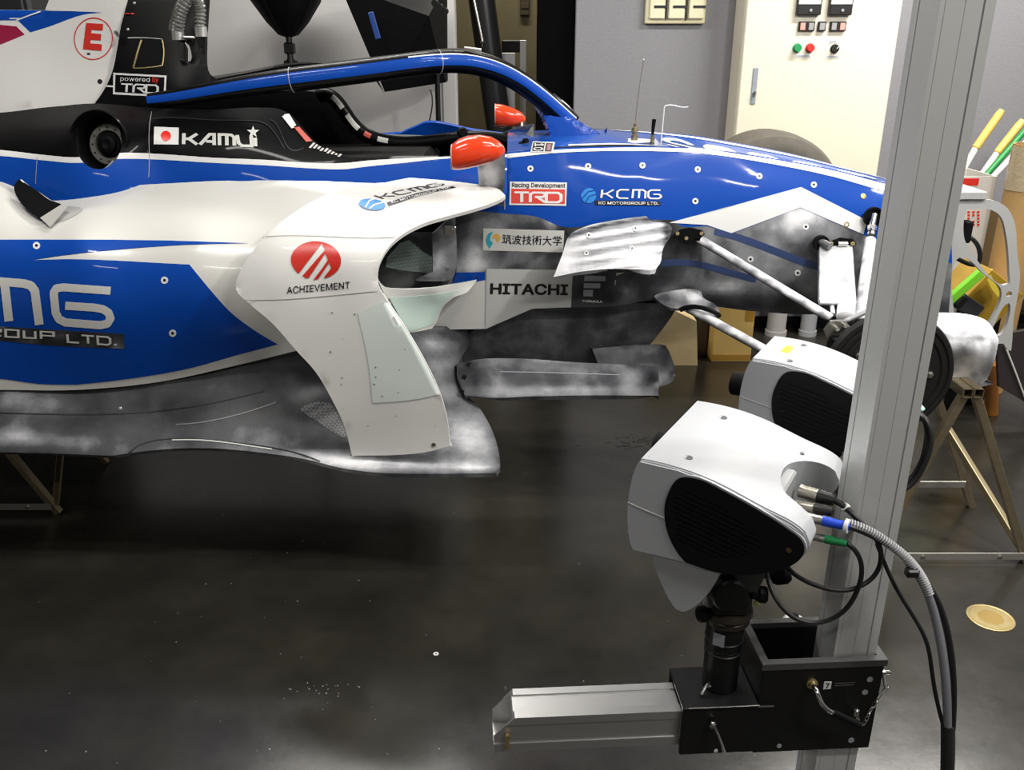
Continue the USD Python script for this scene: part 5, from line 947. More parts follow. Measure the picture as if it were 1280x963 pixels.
pow_tube('brake_line_cover', line3(P(1040, 383, 2.70), P(1041, 392, 2.66), 6), .007, base=.8)
pow_tube('steering_arm', line3(P(1058, 380, 2.70), P(1057, 399, 2.63), 10), .028, base=.9, noise=.15)
UPR = mat('machined_upright', (.30, .285, .25), .35, metal=.75, noise=(40, (.16, .15, .13), .6))
up_ = []
for u, v in ((1029, 412), (1037, 400), (1056, 399), (1064, 410), (1062, 436), (1050, 446), (1036, 432)):
    up_ += [P(u, v, 2.62), P(u*.9+1046*.1, v*.9+422*.1, 2.52)]
up = put('upright', trimesh.Trimesh(np.array(up_)).convex_hull, UPR, CAR, smooth=20)
put('caliper', [cbox(P(1043, 436, 2.52)-[.02, .03, .012], P(1058, 424, 2.52)+[.006, .02, .012], .006), cyl(P(1052, 432, 2.50), P(1052, 432, 2.46), .012, 16)], FLATBLACK, up)
put('upright_bolt', [cyl(P(u, v, 2.54), P(u, v, 2.49), .006, 8) for u, v in ((1047, 412), (1057, 408), (1055, 442))], STEEL, up)
pow_tube('track_rod', line3(P(1056, 402, 2.6), P(1092, 386, 2.62), 10), .008, base=.55, noise=.2)
hc = P(1111, 470, 2.42)
hd = put('hub_plate', lathe(hc+[0, .03, 0], (0, -1, 0), [(0, .001), (0, .185), (.008, .193), (.022, .193), (.030, .188), (.031, .176), (.027, .174), (.027, .168), (.030, .166), (.030, .155), (.026, .153), (.026, .147), (.029, .145), (.029, .075), (.040, .07), (.05, .05), (.05, .001)], 72), mat('black_hub_plate', (.009, .0085, .008), .5, spec=.3), CAR, 'black round hub plate in place of the wheel')
for k in range(10):
    a = 2*math.pi*k/10+.05; q = hc+[.118*math.cos(a), -.0, .118*math.sin(a)]; put('hub_bolt', lathe(q, (0, -1, 0), [(0, .011), (.006, .011), (.007, .0075), (.014, .0075), (.016, .003), (.016, .0005)], 6), STEEL, hd)
put('hub_centre', lathe(hc+[0.02, -.02, -.03], (.6, -1, 0), [(0, .001), (0, .03), (.02, .028), (.022, .02), (.022, .001)], 20), mat('green_hub_insert', (.01, .16, .06), .4), hd)
bd_ctrl = [(1150, 390, 2.72), (1215, 393, 2.72), (1248, 424, 2.55), (1165, 418, 2.54), (1215, 420, 2.53), (1150, 485, 2.56), (1228, 484, 2.57), (1200, 450, 2.53)]
Sb, bdp, poly = panel('brake_duct', bd_ctrl, [(1140, 392, 1), (1185, 391), (1213, 393.5), (1233, 401), (1244, 415), (1248.5, 425, 1), (1244, 448), (1234, 474), (1224, 484.5, 1), (1195, 483.5), (1150, 486, 1)], POWDER, .05, step=5., bstep=4., powder=blobs(.70, [(1200, 402, 40, 12, .3), (1185, 421, 22, 4, -.3), (1225, 424, 14, 4, -.25), (1190, 452, 22, 18, -.14), (1222, 440, 5, 22, .15), (1205, 478, 25, 8, .1), (1240, 450, 5, 20, -.15)], .16, 14, 3), roll=(5, .02), label='white-powdered brake duct')
# ---- far front wheel
wc = np.array([1.15, 4.05, .905])
fw = put('far_front_wheel', lathe(wc+[0, -.15, 0], (0, 1, 0), [(0.02, .18), (0, .20), (-.004, .24), (.005, .275), (.022, .302), (.05, .314), (.15, .318), (.25, .314), (.28, .302), (.30, .27), (.30, .20), (.28, .18)], 72), mat('dusty_tyre_rubber', (.12, .108, .085), .8, noise=(26, (.085, .075, .06), .7)), CAR, 'grey-brown tyre beyond the nose')
put('wheel_rim', lathe(wc+[0, -.135, 0], (0, 1, 0), [(0, .182), (.02, .178), (.05, .165), (.06, .05), (.03, .04), (.03, .001)], 48), BLACKMETAL, fw)
put('far_axle', cyl(wc+[0, -.12, -.0], (1.15, 3.4, .84), .03, 14), BLACKMETAL, CAR)
# ---- lifting bracket on the front bulkhead
BY = 3.08; BRK = mat('grey_cast_bracket', (.50, .50, .49), .45, metal=.35)
def bp(pts): return Polygon([tuple(P(u, v, BY)[[0, 2]]) for u, v in np.array(outline(pts).exterior.coords)[:-1]])
plate_ = bp([(1168, 252, 1), (1195, 251.5), (1243, 251), (1259, 260), (1268, 277), (1272, 319), (1275, 342), (1273, 366), (1267.5, 395), (1265.5, 425), (1264, 438.5, 1), (1259.5, 438), (1254.5, 430), (1246, 430), (1232, 452), (1180, 455, 1), (1168, 380, 1)])
for h in ([(1209, 262, 1), (1238, 262), (1251, 271), (1257, 290), (1262, 345), (1262, 355), (1254, 357), (1213, 313), (1206, 300), (1205, 275)], [(1193, 330), (1200, 321.5), (1208, 323), (1230, 343), (1251, 361), (1252, 371), (1238, 402), (1228, 415), (1196, 412), (1193, 395)], [(1261.5, 379), (1258, 408), (1249, 420), (1240, 417), (1246, 400), (1257, 381)], [(1172, 352), (1180, 353), (1183, 366), (1182, 385), (1172, 396)]):
    plate_ = plate_.difference(bp(h))
hole = P(1261.5, 368, BY); plate_ = plate_.difference(Point(hole[0], hole[2]).buffer(.0105, 8))
put('lifting_bracket', extrude(plate_, .016, frame((1, 0, 0), (0, 0, 1), (0, -1, 0), (0, BY+.016, 0))), BRK, CAR, 'grey skeleton bracket plate on the front bulkhead', smooth=25)
a, b = P(1186, 250, BY-.012), P(1235, 240, BY-.012); put('bracket_bar', cbox((a[0], BY-.012, a[2]), (b[0], BY+.16, b[2]), .003), BRK, CAR)
put('bulkhead', cbox((float(P(1150, 300, 3.1)[0]), 3.09, .80), (float(P(1186, 300, 3.1)[0]), 3.41, float(P(1185, 256, 3.1)[2])), .02), mat('dark_blue_bulkhead', (.003, .02, .13), .3), CAR)
put('bulkhead_cable', tube(curve([P(1203, 290, 3.12), P(1213, 297, 3.1), P(1224, 312, 3.11), P(1222, 330, 3.13), P(1206, 328, 3.12), P(1196, 323, 3.12)], 40), .008, 8), CABLE, CAR)
put('bulkhead_block', cbox(P(1200, 296, 3.11)-[0.0, .02, .02], P(1208, 276, 3.11)+[.02, .02, 0], .005), FLATBLACK, CAR)

# ================================================================== TRESTLES UNDER THE CAR
TW = .026
def trestle(label, group, apx, xl_, xr_, y0, y1):
    t = thing('trestle', label, 'trestle', (apx[0], (y0+y1)/2, 0), group); za = float(apx[2])
    for dx in (-.0165, .0165): put('top_rail', hollow((apx[0]+dx, y0-.02, za), (apx[0]+dx, y1+.15, za), .030, .003), NICKEL, t)
    for yy in (y0, y1):
        top = np.array([apx[0], yy, za-.015])
        for s, xx in ((-1, xl_), (1, xr_)): put('leg', sqtube(top+[s*.02, 0, 0], (xx, yy, .0), TW, (0, 1, 0)), NICKEL, t)
        zb = .03 if yy == y0 else .10; k = zb/za
        put('cross_bar', cbox((xl_*(1-k)+apx[0]*k, yy-.016, zb-.012), (xr_*(1-k)+apx[0]*k, yy-.012, zb+.014), .001), mat('pale_steel_strip', (.52, .50, .46), .35, metal=.8), t)
    put('side_brace', sqtube((xr_*.42+apx[0]*.58, y1, za*.58), (xr_*.97+apx[0]*.03, y0, .03), .022), mat('brass_tone_tube', (.46, .38, .22), .35, metal=.7), t)
    put('bar_bolt', [cyl((x, y0-.016, .031), (x, y0-.023, .031), .006, 10) for x in (xl_+.07, xl_+.17, xr_-.1)], STEEL, t)
    return t
trestle('steel tube trestle under the front of the car, right of the aluminium pole', 'trestles under the car', P(1214, 490, 2.47), float(Pz(1080, 697, 0)[0]), float(Pz(1292, 713, 0)[0]), 2.475, 2.84)
q = P(70, 572, 2.75)
trestle('trestle half hidden under the rear floor of the car at far left', 'trestles under the car', np.array([q[0]-.28, 2.80, .387]), q[0]-.54, q[0]-.06, 2.80, 3.2)

# ================================================================== THE SCANNING RIG IN THE FOREGROUND
YAW = math.radians(3.4)
RO = np.array([0.0, 1.305, 0.0]); RM = frame((math.cos(YAW), math.sin(YAW), 0), (-math.sin(YAW), math.cos(YAW), 0), (0, 0, 1), RO)   # rig frame: x along the rail, y away from the camera
def rig(m): m = tm(m).copy(); m.apply_transform(RM); return m
def rp(x, y, z): return (RM @ np.array([x, y, z, 1.0]))[:3]
ZR = .322                                   # underside of the rail
# aluminium profile, 80 x 80, with a wide recess on every side
def profile(w=.082):
    """square tube with a narrow groove and faint score lines along every face"""
    h = w/2; s = sbox(-h, -h, h, h); g = .0028
    for cx, cy in ((.58*h, -h), (.58*h, h), (-h, .50*h), (h, .50*h)):
        s = s.difference(sbox(cx-.0016 if abs(cy) == h else cx-g, cy-g if abs(cy) == h else cy-.0016, cx+.0016 if abs(cy) == h else cx+g, cy+g if abs(cy) == h else cy+.0016))
    for k in (-.82, -.1): s = s.difference(sbox(k*h-.0005, -h-.001, k*h+.0005, -h+.0007)).difference(sbox(k*h-.0005, h-.0007, k*h+.0005, h+.001))
    return s.difference(sbox(-h+.006, -h+.006, h-.006, h-.006))
def rail_profile(w=.081):
    h = w/2; s = sbox(-h, -h, h, h)
    for k in range(4):
        g = Polygon([(-.021, h+.01), (.023, h+.01), (.023, h-.0025), (.016, h-.003), (-.014, h-.003), (-.021, h-.0025)])
        s = s.difference(affinity.rotate(g, 90*k, origin=(0, 0)))
    return s.difference(sbox(-h+.006, -h+.006, h-.006, h-.006))
PX, PY = .652, .062                          # pole centre in the rig frame
t = thing('aluminium_pole', 'tall square aluminium profile pole rising through the black clamp box', 'pole', rp(PX, PY, 0))
put('profile', rig(extrude(profile(), 2.58, frame((1, 0, 0), (0, 1, 0), (0, 0, 1), (PX, PY, .02)))), ALU_ANOD, t, smooth=20)
put('base_plate', rig(cbox((PX-.16, PY-.16, 0), (PX+.16, PY+.16, .02), .004)), BLACKMETAL, t)
put('gusset', [rig(extrude(Polygon([(0, 0), (.11, 0), (0, .14)]), .006, frame((math.cos(a), math.sin(a), 0), (0, 0, 1), (math.sin(a), -math.cos(a), 0), (PX+.041*math.cos(a), PY+.041*math.sin(a), .02)))) for a in (0, math.pi/2, math.pi, -math.pi/2)], BLACKMETAL, t)

# black clamp box with the carrier plate
BX0, BX1, BY0, BY1, BZ0, BZ1 = .472, .704, .005, .135, .300, .512
DX, DZ = .081, -.008                         # the box fittings
W = .011
t = thing('clamp_box', 'black metal clamp box with crank handle round the aluminium pole', 'clamp', rp((BX0+BX1)/2, (BY0+BY1)/2, BZ0))
ring = sbox(BX0, BY0, BX1, BY1).difference(sbox(BX0+W, BY0+W, BX1-W, BY1-W))
put('box', rig(extrude(ring, BZ1-BZ0-.01, frame((1, 0, 0), (0, 1, 0), (0, 0, 1), (0, 0, BZ0)))), BLACKMETAL, t)
put('rim', rig(extrude(sbox(BX0-.004, BY0-.004, BX1+.004, BY1+.004).difference(sbox(BX0+W, BY0+W, BX1-W, BY1-W)), .014, frame((1, 0, 0), (0, 1, 0), (0, 0, 1), (0, 0, BZ1-.012)))), mat('dark_grey_rubber_rim', (.05, .05, .05), .6), t)
put('bottom_plate', rig(extrude(sbox(BX0+W, BY0+W, BX1-W, BY1-W).difference(sbox(PX-.043, PY-.043, PX+.043, PY+.043)), .01, frame((1, 0, 0), (0, 1, 0), (0, 0, 1), (0, 0, BZ0+.002)))), BLACKMETAL, t)
put('carrier', [rig(cbox((.325, .0, .306), (BX0+.03, .012, .417), .002)), rig(cbox((.325, .0, .410), (BX0, .118, .420), .002)), rig(cbox((.325, .106, .306), (BX0, .118, .417), .002))], BLACKMETAL, t, 'carrier tray')
put('carrier_edge', rig(cbox((.335, -.001, .4185), (BX0+.0, .0015, .4205), .0004)), STEEL, t)
for x, z, r in ((.60, .475, .006), (.595, .445, .006), (.442, .322, .005), (.585, .328, .006)): put('plug_screw', rig(lathe((x+DX, BY0, z+DZ), (0, -1, 0), [(0, r), (.0012, r), (.0014, r*.6), (.0008, .0003)], 14)), STICKER_SILVER, t)
for x, z in ((.315, .322),): put('plug_screw', rig(lathe((x+DX, 0, z+DZ), (0, -1, 0), [(0, .004), (.0012, .004), (.0014, .0003)], 12)), STICKER_GREY, t)
tag_ = put('number_tag', rig(cbox((0.5925, BY0-.001, 0.4480), (0.6075, BY0+.001, 0.4660), .0004)), STICKER_GREY, t)
put('tag_figure', rig(cbox((0.5960, BY0-.0016, 0.4605), (0.6035, BY0-.0008, 0.4625), .0002)), STICKER_BLACK, tag_)
put('tag_figure', rig(extrude(Polygon([(.5225, .4705), (.5205, .4705), (.5165, .459), (.5185, .459)]), .0006, frame((1, 0, 0), (0, 0, 1), (0, -1, 0), (DX, BY0-.001, DZ)))), STICKER_BLACK, tag_)
for k in range(2): put('caption', rig(cbox((0.6140, BY0-.0006, .460-.005*k), (0.6530, BY0+.0004, .4612-.005*k), .0002)), mat('faint_grey_print', (.10, .10, .10), .5), t)
ca = rp(0.5690, BY0, 0.4640)
cr = put('crank', tube(curve([rp(0.5690, BY0-.006, 0.4640), rp(0.5700, BY0-.024, 0.4620), rp(0.5780, BY0-.034, 0.4440), rp(0.5940, BY0-.036, 0.4280), rp(0.6020, BY0-.036, 0.4230)], 26), .0052, 12), CHROME, t)
put('crank_boss', lathe(ca, (0, -1, 0), [(0, .011), (.004, .011), (.005, .008), (.010, .007), (.010, .001)], 18), BRASS, cr)
put('crank_grip', tube(np.array([rp(0.6000, BY0-.036, 0.4240), rp(0.6110, BY0-.036, 0.4175), rp(0.6510, BY0-.037, 0.3950), rp(0.6560, BY0-.037, 0.3920)]), [.0065, .0072, .0072, .006], 14), FLATBLACK, cr)
def clevis(p, d, name='pin'):
    return [lathe(p, (0, 0, 1), [(-.006, .001), (-.006, .0055), (.006, .0055), (.008, .003), (.008, .001)], 12), cyl(p, p+np.array(d), .0035, 8)]
put('lock_pin', clevis(rp(0.6590, BY0-.012, 0.4000), (0, .014, 0)), CHROME, t)
def links(pts, r=.0045, w=.0011):
    out = []; pts = np.array(pts)
    for k in range(len(pts)-1):
        a, b = pts[k], pts[k+1]; d = unit(b-a); n1 = basis(d)[k % 2]; c = (a+b)/2; L = np.linalg.norm(b-a)*.66; th = np.linspace(0, 2*np.pi, 13)
        out.append(tube(np.array([c+d*math.cos(x)*L+n1*math.sin(x)*r*.75 for x in th]), w, 5))
    return out
ch = [rp(0.6600, BY0-.014, 0.3940), rp(0.6640, BY0-.012, 0.3850), rp(0.6670, BY0-.011, 0.3760), rp(0.6710, BY0-.010, 0.3680), rp(0.6780, BY0-.010, 0.3680), rp(0.6830, BY0-.009, 0.3760), rp(0.6860, BY0-.008, 0.3840), rp(0.6890, BY0-.006, 0.3930), rp(0.6940, BY0-.004, 0.4030), rp(0.7010, BY0-.002, 0.4160), rp(0.7100, BY0-.0, 0.4320), rp(0.7190, BY0-.0, 0.4470)]
put('safety_chain', links(ch), CHROME, t)
put('side_pin', [lathe(rp(0.7080, .02, 0.4700), (1, 0, 0), [(0, .006), (.008, .006), (.010, .004), (.018, .004), (.018, .001)], 12), cyl(rp(0.7130, .02, 0.4700), rp(0.7130, .0, 0.4470), .003, 8)], CHROME, t)
for p_, d_ in ((rp(0.3880, .052, 0.4240), (-.018, -.012, .002)), (rp(0.3810, -.004, 0.3800), (.02, -.02, -.03))):
    l = np.array(d_); put('clamp_lever', [lathe(p_, (.1, -.3, .6), [(0, .006), (.012, .006), (.014, .0045), (.016, .001)], 12), tube(np.array([p_+[0, 0, .010], p_+l*.5+[0, -.004, .008], p_+l*1.1+[0, -.008, -.004]]), [.0035, .003, .0036], 8)], CHROME, t)

# aluminium rail
t = thing('aluminium_rail', 'short horizontal aluminium rail with mitred hollow end left of the clamp box', 'rail', rp(.15, .04, ZR))
sh = rail_profile(.081); M = frame((0, 1, 0), (0, 0, 1), (1, 0, 0), (0, .053-.0, ZR+.0405))
rail = m3.Manifold.extrude(m3.CrossSection([np.array(r.coords)[:-1] for r in [sh.exterior, *sh.interiors]], m3.FillRule.EvenOdd), .36)
rail = tm(rail); rail.apply_transform(frame((0, 1, 0), (0, 0, 1), (1, 0, 0), (-.034, .053, ZR+.0405)))
cutb = trimesh.Trimesh(np.array([(-.02, y, z) for y in (-.02, .14) for z in (ZR+.034, ZR+.12)]+[(.060, y, ZR+.12) for y in (-.02, .14)]+[(-.02, y, ZR+.0341) for y in (-.02, .14)])).convex_hull
mm = m3.Manifold(m3.Mesh(np.array(rail.vertices, np.float32), np.array(rail.faces, np.uint32)))
hb = m3.Manifold.hull_points(np.array([(x, y, z) for y in (-.02, .14) for x, z in ((-.06, ZR+.036), (-.06, ZR+.12), (.041, ZR+.12), (-.034, ZR+.036))]))
# shorter right-hand part stays square inside the carrier; the left end is mitred
put('profile', rig(mm-hb), mat('bright_aluminium_rail', (.55, .55, .54), .34, metal=.8), t, smooth=20)
put('end_pin', [cyl(rp(-.008, .008, ZR+.016), rp(-.008, .008, ZR+.042), .0035, 10), cyl(rp(-.008, .005, ZR+.041), rp(-.008, .014, ZR+.041), .0045, 10), cyl(rp(-.008, .005, ZR+.017), rp(-.008, .014, ZR+.017), .0045, 10)], BRASS, t)

# ------------------------------------------------------------------ scanner heads
A0, B0 = P(800, 575, 1.38), Pz(873, 500, float(P(800, 575, 1.38)[2]))
def scanner_meshes(S, W_, lens=False):
    """local frame: x from front to back, y across, z up from the front top edge; sizes times S, width W_"""
    top = curve([(-.000, 0, 0), (.073, 0, -.0005), (.151, 0, -.0145), (.227, 0, -.038), (.268, 0, -.050), (.288, 0, -.062)], 28)[:, [0, 2]]
    bot = curve([(.297, 0, -.080), (.296, 0, -.094), (.285, 0, -.112), (.262, 0, -.131), (.219, 0, -.157), (.19, 0, -.171), (.166, 0, -.178), (.14, 0, -.181), (.115, 0, -.181), (.056, 0, -.182), (-.004, 0, -.185)], 40)[:, [0, 2]]
    fr_ = curve([(-.008, 0, -.184), (-.016, 0, -.150), (-.020, 0, -.110), (-.017, 0, -.055), (-.008, 0, -.016), (0, 0, 0)], 16)[:, [0, 2]]
    pf = Polygon(np.vstack([top, bot, fr_[1:-1]])).buffer(0)
    def slab(poly, y0, y1):
        return m3.Manifold.extrude(m3.CrossSection([np.array(poly.exterior.coords)[:-1]], m3.FillRule.EvenOdd), y1-y0).transform(np.array([[1, 0, 0, 0], [0, 0, -1, y1], [0, 1, 0, 0]], float))
    return pf, slab
def scanner(label, A, e, S, W_, second=False):
    e = unit([e[0], e[1], 0]); r = np.array([e[1], -e[0], 0]); T = frame(r*S, e*S, np.array([0, 0, S]), A)
    def w(m): m = tm(m).copy(); m.apply_transform(T); return m
    def q(x, y, z): return (T @ np.array([x, y, z, 1.]))[:3]
    W_ = W_/S; pf, slab = scanner_meshes(S, W_)
    t = thing('industrial_scanner', label, '3D scanner', q(.14, W_/2, -.185))
    # rounded sides: the profile shrinks towards both sides
    parts = []
    for d, y0 in ((.0, .006), (.0022, .0028), (.006, .0)):
        p_ = pf.buffer(-d); parts.append(slab(p_, y0, W_-y0))
    body = parts[0]+parts[1]+parts[2]
    # connector bay at the back, tail narrowing in plan
    plan = outline([(-.03, -.01, 1), (.21, -.01, 1), (.26, -.002), (.31, .008, 1), (.31, .050), (.272, .062), (.232, .085), (.215, W_*.42), (.216, W_*.58), (.240, W_*.72), (.285, W_*.80), (.33, W_*.80, 1), (.33, W_-.004, 1), (.2, W_+.01, 1), (-.03, W_+.01, 1)], .01)
    cs_ = m3.Manifold.extrude(m3.CrossSection([np.array(plan.exterior.coords)[:-1]], m3.FillRule.EvenOdd), .4).translate([0, 0, -.3])
    lowbay = slab(Polygon([(-.05, -.4), (.6, -.4), (.6, .1), (-.05, .1)]), -.1, W_+.1)
    body = body ^ cs_
    grey_side = slab(pf.buffer(-.0008).intersection(sbox(-.1, -.4, .075, 1)), -.0012, .012)
    bb = tm(body); put('shell', w(bb), SCANWHITE, t, 'white top shell', smooth=28)
    # grey side cheek with its seam
    cheek = pf.buffer(-.0028).intersection(Polygon([(-.05, -.0035), (.02, -.0035), (.07, -.0035), (.12, -.012), (.12, -.3), (-.05, -.3)]))
    ck = put('side_cheek', w(slab(cheek, -.0016, .004)), SCANGREY, t, 'grey side cheek', smooth=28)
    put('cheek_seam', w(tube(np.array([(-.018, -.0018, -.088), (.01, -.0022, -.0935), (.05, -.0022, -.100), (.085, -.0022, -.1035)]), .0007, 5)), STICKER_GREY, ck)
    fc = [(-.021, y, z) for y in (.005, W_-.005) for z in (-.006, -.18)]
    # black vented panel
    pan = outline([(.0735, -.016), (.055, -.055), (.052, -.085), (.060, -.125), (.083, -.163), (.098, -.176, 1), (.15, -.178), (.19, -.171), (.24, -.150), (.283, -.116), (.292, -.093), (.286, -.075), (.262, -.0605), (.21, -.039), (.15, -.0195), (.11, -.0095)], .006)
    trim = put('panel_rim', w(slab(pan.buffer(.0035).intersection(pf.buffer(-.0008)), -.0022, .0035)), mat('scanner_rim_grey', (.36, .37, .39), .35), t, smooth=28)
    pm = slab(pan, -.0042, .006); cutters = None
    vent_area = outline([(.072, -.045), (.074, -.100), (.090, -.148), (.15, -.150), (.20, -.128), (.225, -.100), (.20, -.075), (.15, -.050), (.11, -.036)], .006)
    for k in range(12):
        y_ = -.036-.0098*k; line = Polygon([(-.1, y_+.050-.0022), (.5, y_-.085-.0022), (.5, y_-.085+.0022), (-.1, y_+.050+.0022)]).intersection(vent_area)
        if line.is_empty or line.geom_type != 'Polygon': continue
        c_ = slab(line, -.02, -.0026); cutters = c_ if cutters is None else cutters+c_
    pn = put('vent_panel', w(pm-cutters), SCANBLACK, t, 'black slotted vent panel', smooth=28)
    put('panel_badge', w(lathe((.268, -.0042, -.098), (0, -1, 0), [(0, .0045), (.0006, .0045), (.0006, .0001)], 16)), mat('bronze_badge', (.07, .045, .02), .5), pn)
    # top screws and front lip
    for x, y, rr in ((.012, .018, .0042), (.012, W_*.55, .0042), (.012, W_-.02, .0042), (.070, W_*.16, .0085), (.070, W_*.80, .0085), (.225, W_*.78, .0055)):
        z = float(np.interp(x, [0, .073, .151, .227, .288], [0, -.0005, -.0145, -.038, -.062])); put('top_screw', w(lathe((x, y, z), (0, 0, 1), [(-.002, rr), (.0008, rr*.96), (.0004, rr*.8), (.0006, .0002)], 18)), mat('dark_screw_well', (.10, .105, .11), .4), t)
    fin = outline([(.026, -.176, 1), (.038, -.215), (.066, -.268), (.083, -.288), (.093, -.290), (.108, -.280), (.142, -.228), (.160, -.172, 1)], .006)
    put('projector_fin', w(slab(fin, .010, .055)), SCANGREY, t, 'grey projector fin below the front', smooth=28)
    bay = [(.222, W_*.43, -.070), (.222, W_*.57, -.070)]
    lp = q(-.018, W_*.72, -.095)
    if second: return t, q, W_, w, r, e
    ln = put('lens', w(lathe((-.016, W_*.72, -.085), (-1, 0, 0), [(0, .001), (0, .034), (.006, .036), (.034, .036), (.036, .033), (.026, .028), (.022, .001)], 36)), FLATBLACK, t, 'black lens')
    put('lens_glass', w(lathe((-.036, W_*.72, -.085), (-1, 0, 0), [(0, .028), (.003, .02), (.005, .0005)], 28)), mat('lens_glass', (.01, .012, .03), .05, coat=1.), ln)
    put('lens', w(lathe((-.016, W_*.26, -.085), (-1, 0, 0), [(0, .001), (0, .028), (.004, .030), (.006, .030), (.008, .026), (.004, .022), (.003, .001)], 32)), FLATBLACK, t, 'black lens')
    return t, q, W_, w, r, e
W1 = float(np.linalg.norm(B0-A0)); e1 = (B0-A0)[:2]
t1, q1_, Wl, w1, r1, ee1 = scanner('white and grey 3D scanner head with coloured plugs, nearest the camera', A0, e1, 1.0, W1)
# connector plate and plugs
by = Wl*.30
put('connector_plate', w1(cbox((.206, Wl*.20, -.125), (.232, Wl*.60, -.045), .004)), mat('connector_plate', (.46, .47, .48), .4), t1)
def plug(px, Y0, px2, Y1, r0, m, name, lab, parts):
    a, b = P(*px, Y0), P(*px2, Y1); d = unit(b-a); L = np.linalg.norm(b-a); tt = thing(name, lab, 'cable plug', a)
    put('ferrule', lathe(a-d*.012, d, [(0, .001), (0, r0)]+[(.012+L*.42*k/6, r0*(1. if k % 2 else .93)) for k in range(7)]+[(.012+L*.42, .001)], 18), parts[0], tt)
    put('boot', lathe(a+d*L*.40, d, [(0, .001), (0, r0*1.02), (L*.2, r0*1.05), (L*.32, r0*.9), (L*.40, r0*.95), (L*.58, r0*.8), (L*.6, .001)], 18), m, tt)
    return tt, b, d
PB = mat('blue_plug_boot', (.012, .06, .55), .35); PG = mat('green_plug_boot', (.005, .17, .05), .35); DULL = mat('dull_nickel_plug', (.42, .40, .34), .35, metal=.8)
plug((1008, 616), 1.405, (1044, 626), 1.375, .0125, STICKER_BLACK, 'cable_plug', 'large knurled nickel plug with a black nut, topmost on the scanner', (DULL,))
plug((1003, 633), 1.375, (1042, 640), 1.34, .0095, STICKER_BLACK, 'cable_plug', 'small nickel plug with a black end just above the blue plug', (DULL,))
plug((1012, 646), 1.352, (1060, 659), 1.325, .0080, STICKER_BLACK, 'cable_plug', 'slim black plug directly behind the blue plug', (DULL,))
_, pb, pdir = plug((1004, 646), 1.335, (1063, 659), 1.305, .0085, PB, 'cable_plug', 'cable plug with a bright blue boot', (STEEL,))
_, pgp, _ = plug((1012, 670), 1.325, (1059, 680), 1.30, .0072, PG, 'cable_plug', 'cable plug with a green boot, lowest on the scanner', (STEEL,))
put('cable_tie', lathe(P(1056, 657, 1.308), P(1066, 660, 1.30)-P(1056, 657, 1.308), [(0, .007), (0, .0125), (.007, .0125), (.007, .007)], 16), STICKER_WHITE, label='white cable tie on the blue boot', category='cable tie')
put('cable_tie', lathe(P(1055, 633, 1.36), P(1062, 638, 1.36)-P(1055, 633, 1.36), [(0, .003), (0, .0075), (.007, .0075), (.007, .003)], 14), STICKER_WHITE, label='white cable tie on the thin cable from the topmost plug', category='cable tie')
def cable(name, px, r, m, label, n=80): return put(name, tube(curve([P(u, v, y) for u, v, y in px], n), r, 10), m, label=label, category='cable')
cable('cable', [(1043, 626, 1.375), (1056, 634, 1.36), (1068, 645, 1.345), (1080, 656, 1.335), (1100, 672, 1.315), (1130, 697, 1.30), (1152, 721, 1.285), (1174, 757, 1.275), (1187, 805, 1.26), (1192, 860, 1.245), (1190, 915, 1.235)], .0055, CABLE, 'black cable running from the topmost plug along the ribbed hose', 120)
cable('cable', [(1059, 680, 1.30), (1072, 693, 1.295), (1077, 712, 1.295), (1070, 742, 1.30), (1050, 768, 1.305), (1020, 779, 1.31), (992, 772, 1.315), (972, 752, 1.33), (961, 728, 1.36), (959, 705, 1.39)], .0042, CABLE, 'black cable looping down from the green plug', 100)
cable('cable', [(1086, 664, 1.31), (1098, 680, 1.30), (1101, 700, 1.30), (1091, 722, 1.305), (1068, 736, 1.305), (1038, 737, 1.31), (1008, 727, 1.33), (985, 706, 1.40)], .0042, CABLE, 'black cable loop crossing behind the green plug cable', 90)
cable('cable', [(1096, 680, 1.31), (1106, 705, 1.305), (1120, 735, 1.295), (1140, 768, 1.285), (1157, 800, 1.27), (1165, 840, 1.26), (1172, 880, 1.25), (1180, 910, 1.238)], .0036, CABLE, 'thin black cable hanging inside the grey hose', 90)
cable('cable', [(1062, 659, 1.305), (1085, 668, 1.30), (1110, 682, 1.295), (1138, 706, 1.288)], .0048, CABLE, 'black cable from the blue plug under the ribbed wrap', 50)
HOSEG = mat('grey_smooth_hose', (.20, .20, .225), .4)
hose = curve([P(u, v, y) for u, v, y in ((1056, 655, 1.315), (1085, 666, 1.305), (1112, 683, 1.297), (1140, 708, 1.288), (1158, 738, 1.28), (1171, 780, 1.27), (1180, 830, 1.255), (1184, 880, 1.243), (1185, 920, 1.235))], 260)
put('cable_hose', tube(hose[70:], .0078, 14), HOSEG, label='smooth grey hose hanging from the scanner plugs', category='hose')
wr = hose[4:112]; cnt = len(wr)
put('spiral_wrap', tube(curve(wr[::3], 330)+[0, -.002, .004], .0058+.0024*np.sign(np.sin(np.arange(330)*.78)), 12), mat('white_spiral_wrap', (.42, .42, .43), .4), label='white ribbed spiral wrap over the cables beside the blue plug', category='cable wrap')
put('wrap_tie', cbox(P(1140, 716, 1.28)-[.011, .008, .008], P(1140, 716, 1.28)+[.011, .008, .008], .003), CABLE, label='black tie at the lower end of the ribbed wrap', category='cable tie')
put('cable_sleeve', tube(np.vstack([curve([P(1185, 906, 1.24), P(1185, 935, 1.235), P(1184, 975, 1.23)], 12)]), .0118, 16), mat('black_mesh_sleeve', (.012, .012, .013), .7, bump=(400, .5)), label='black braided sleeve closing the cable bundle at lower right', category='sleeve')

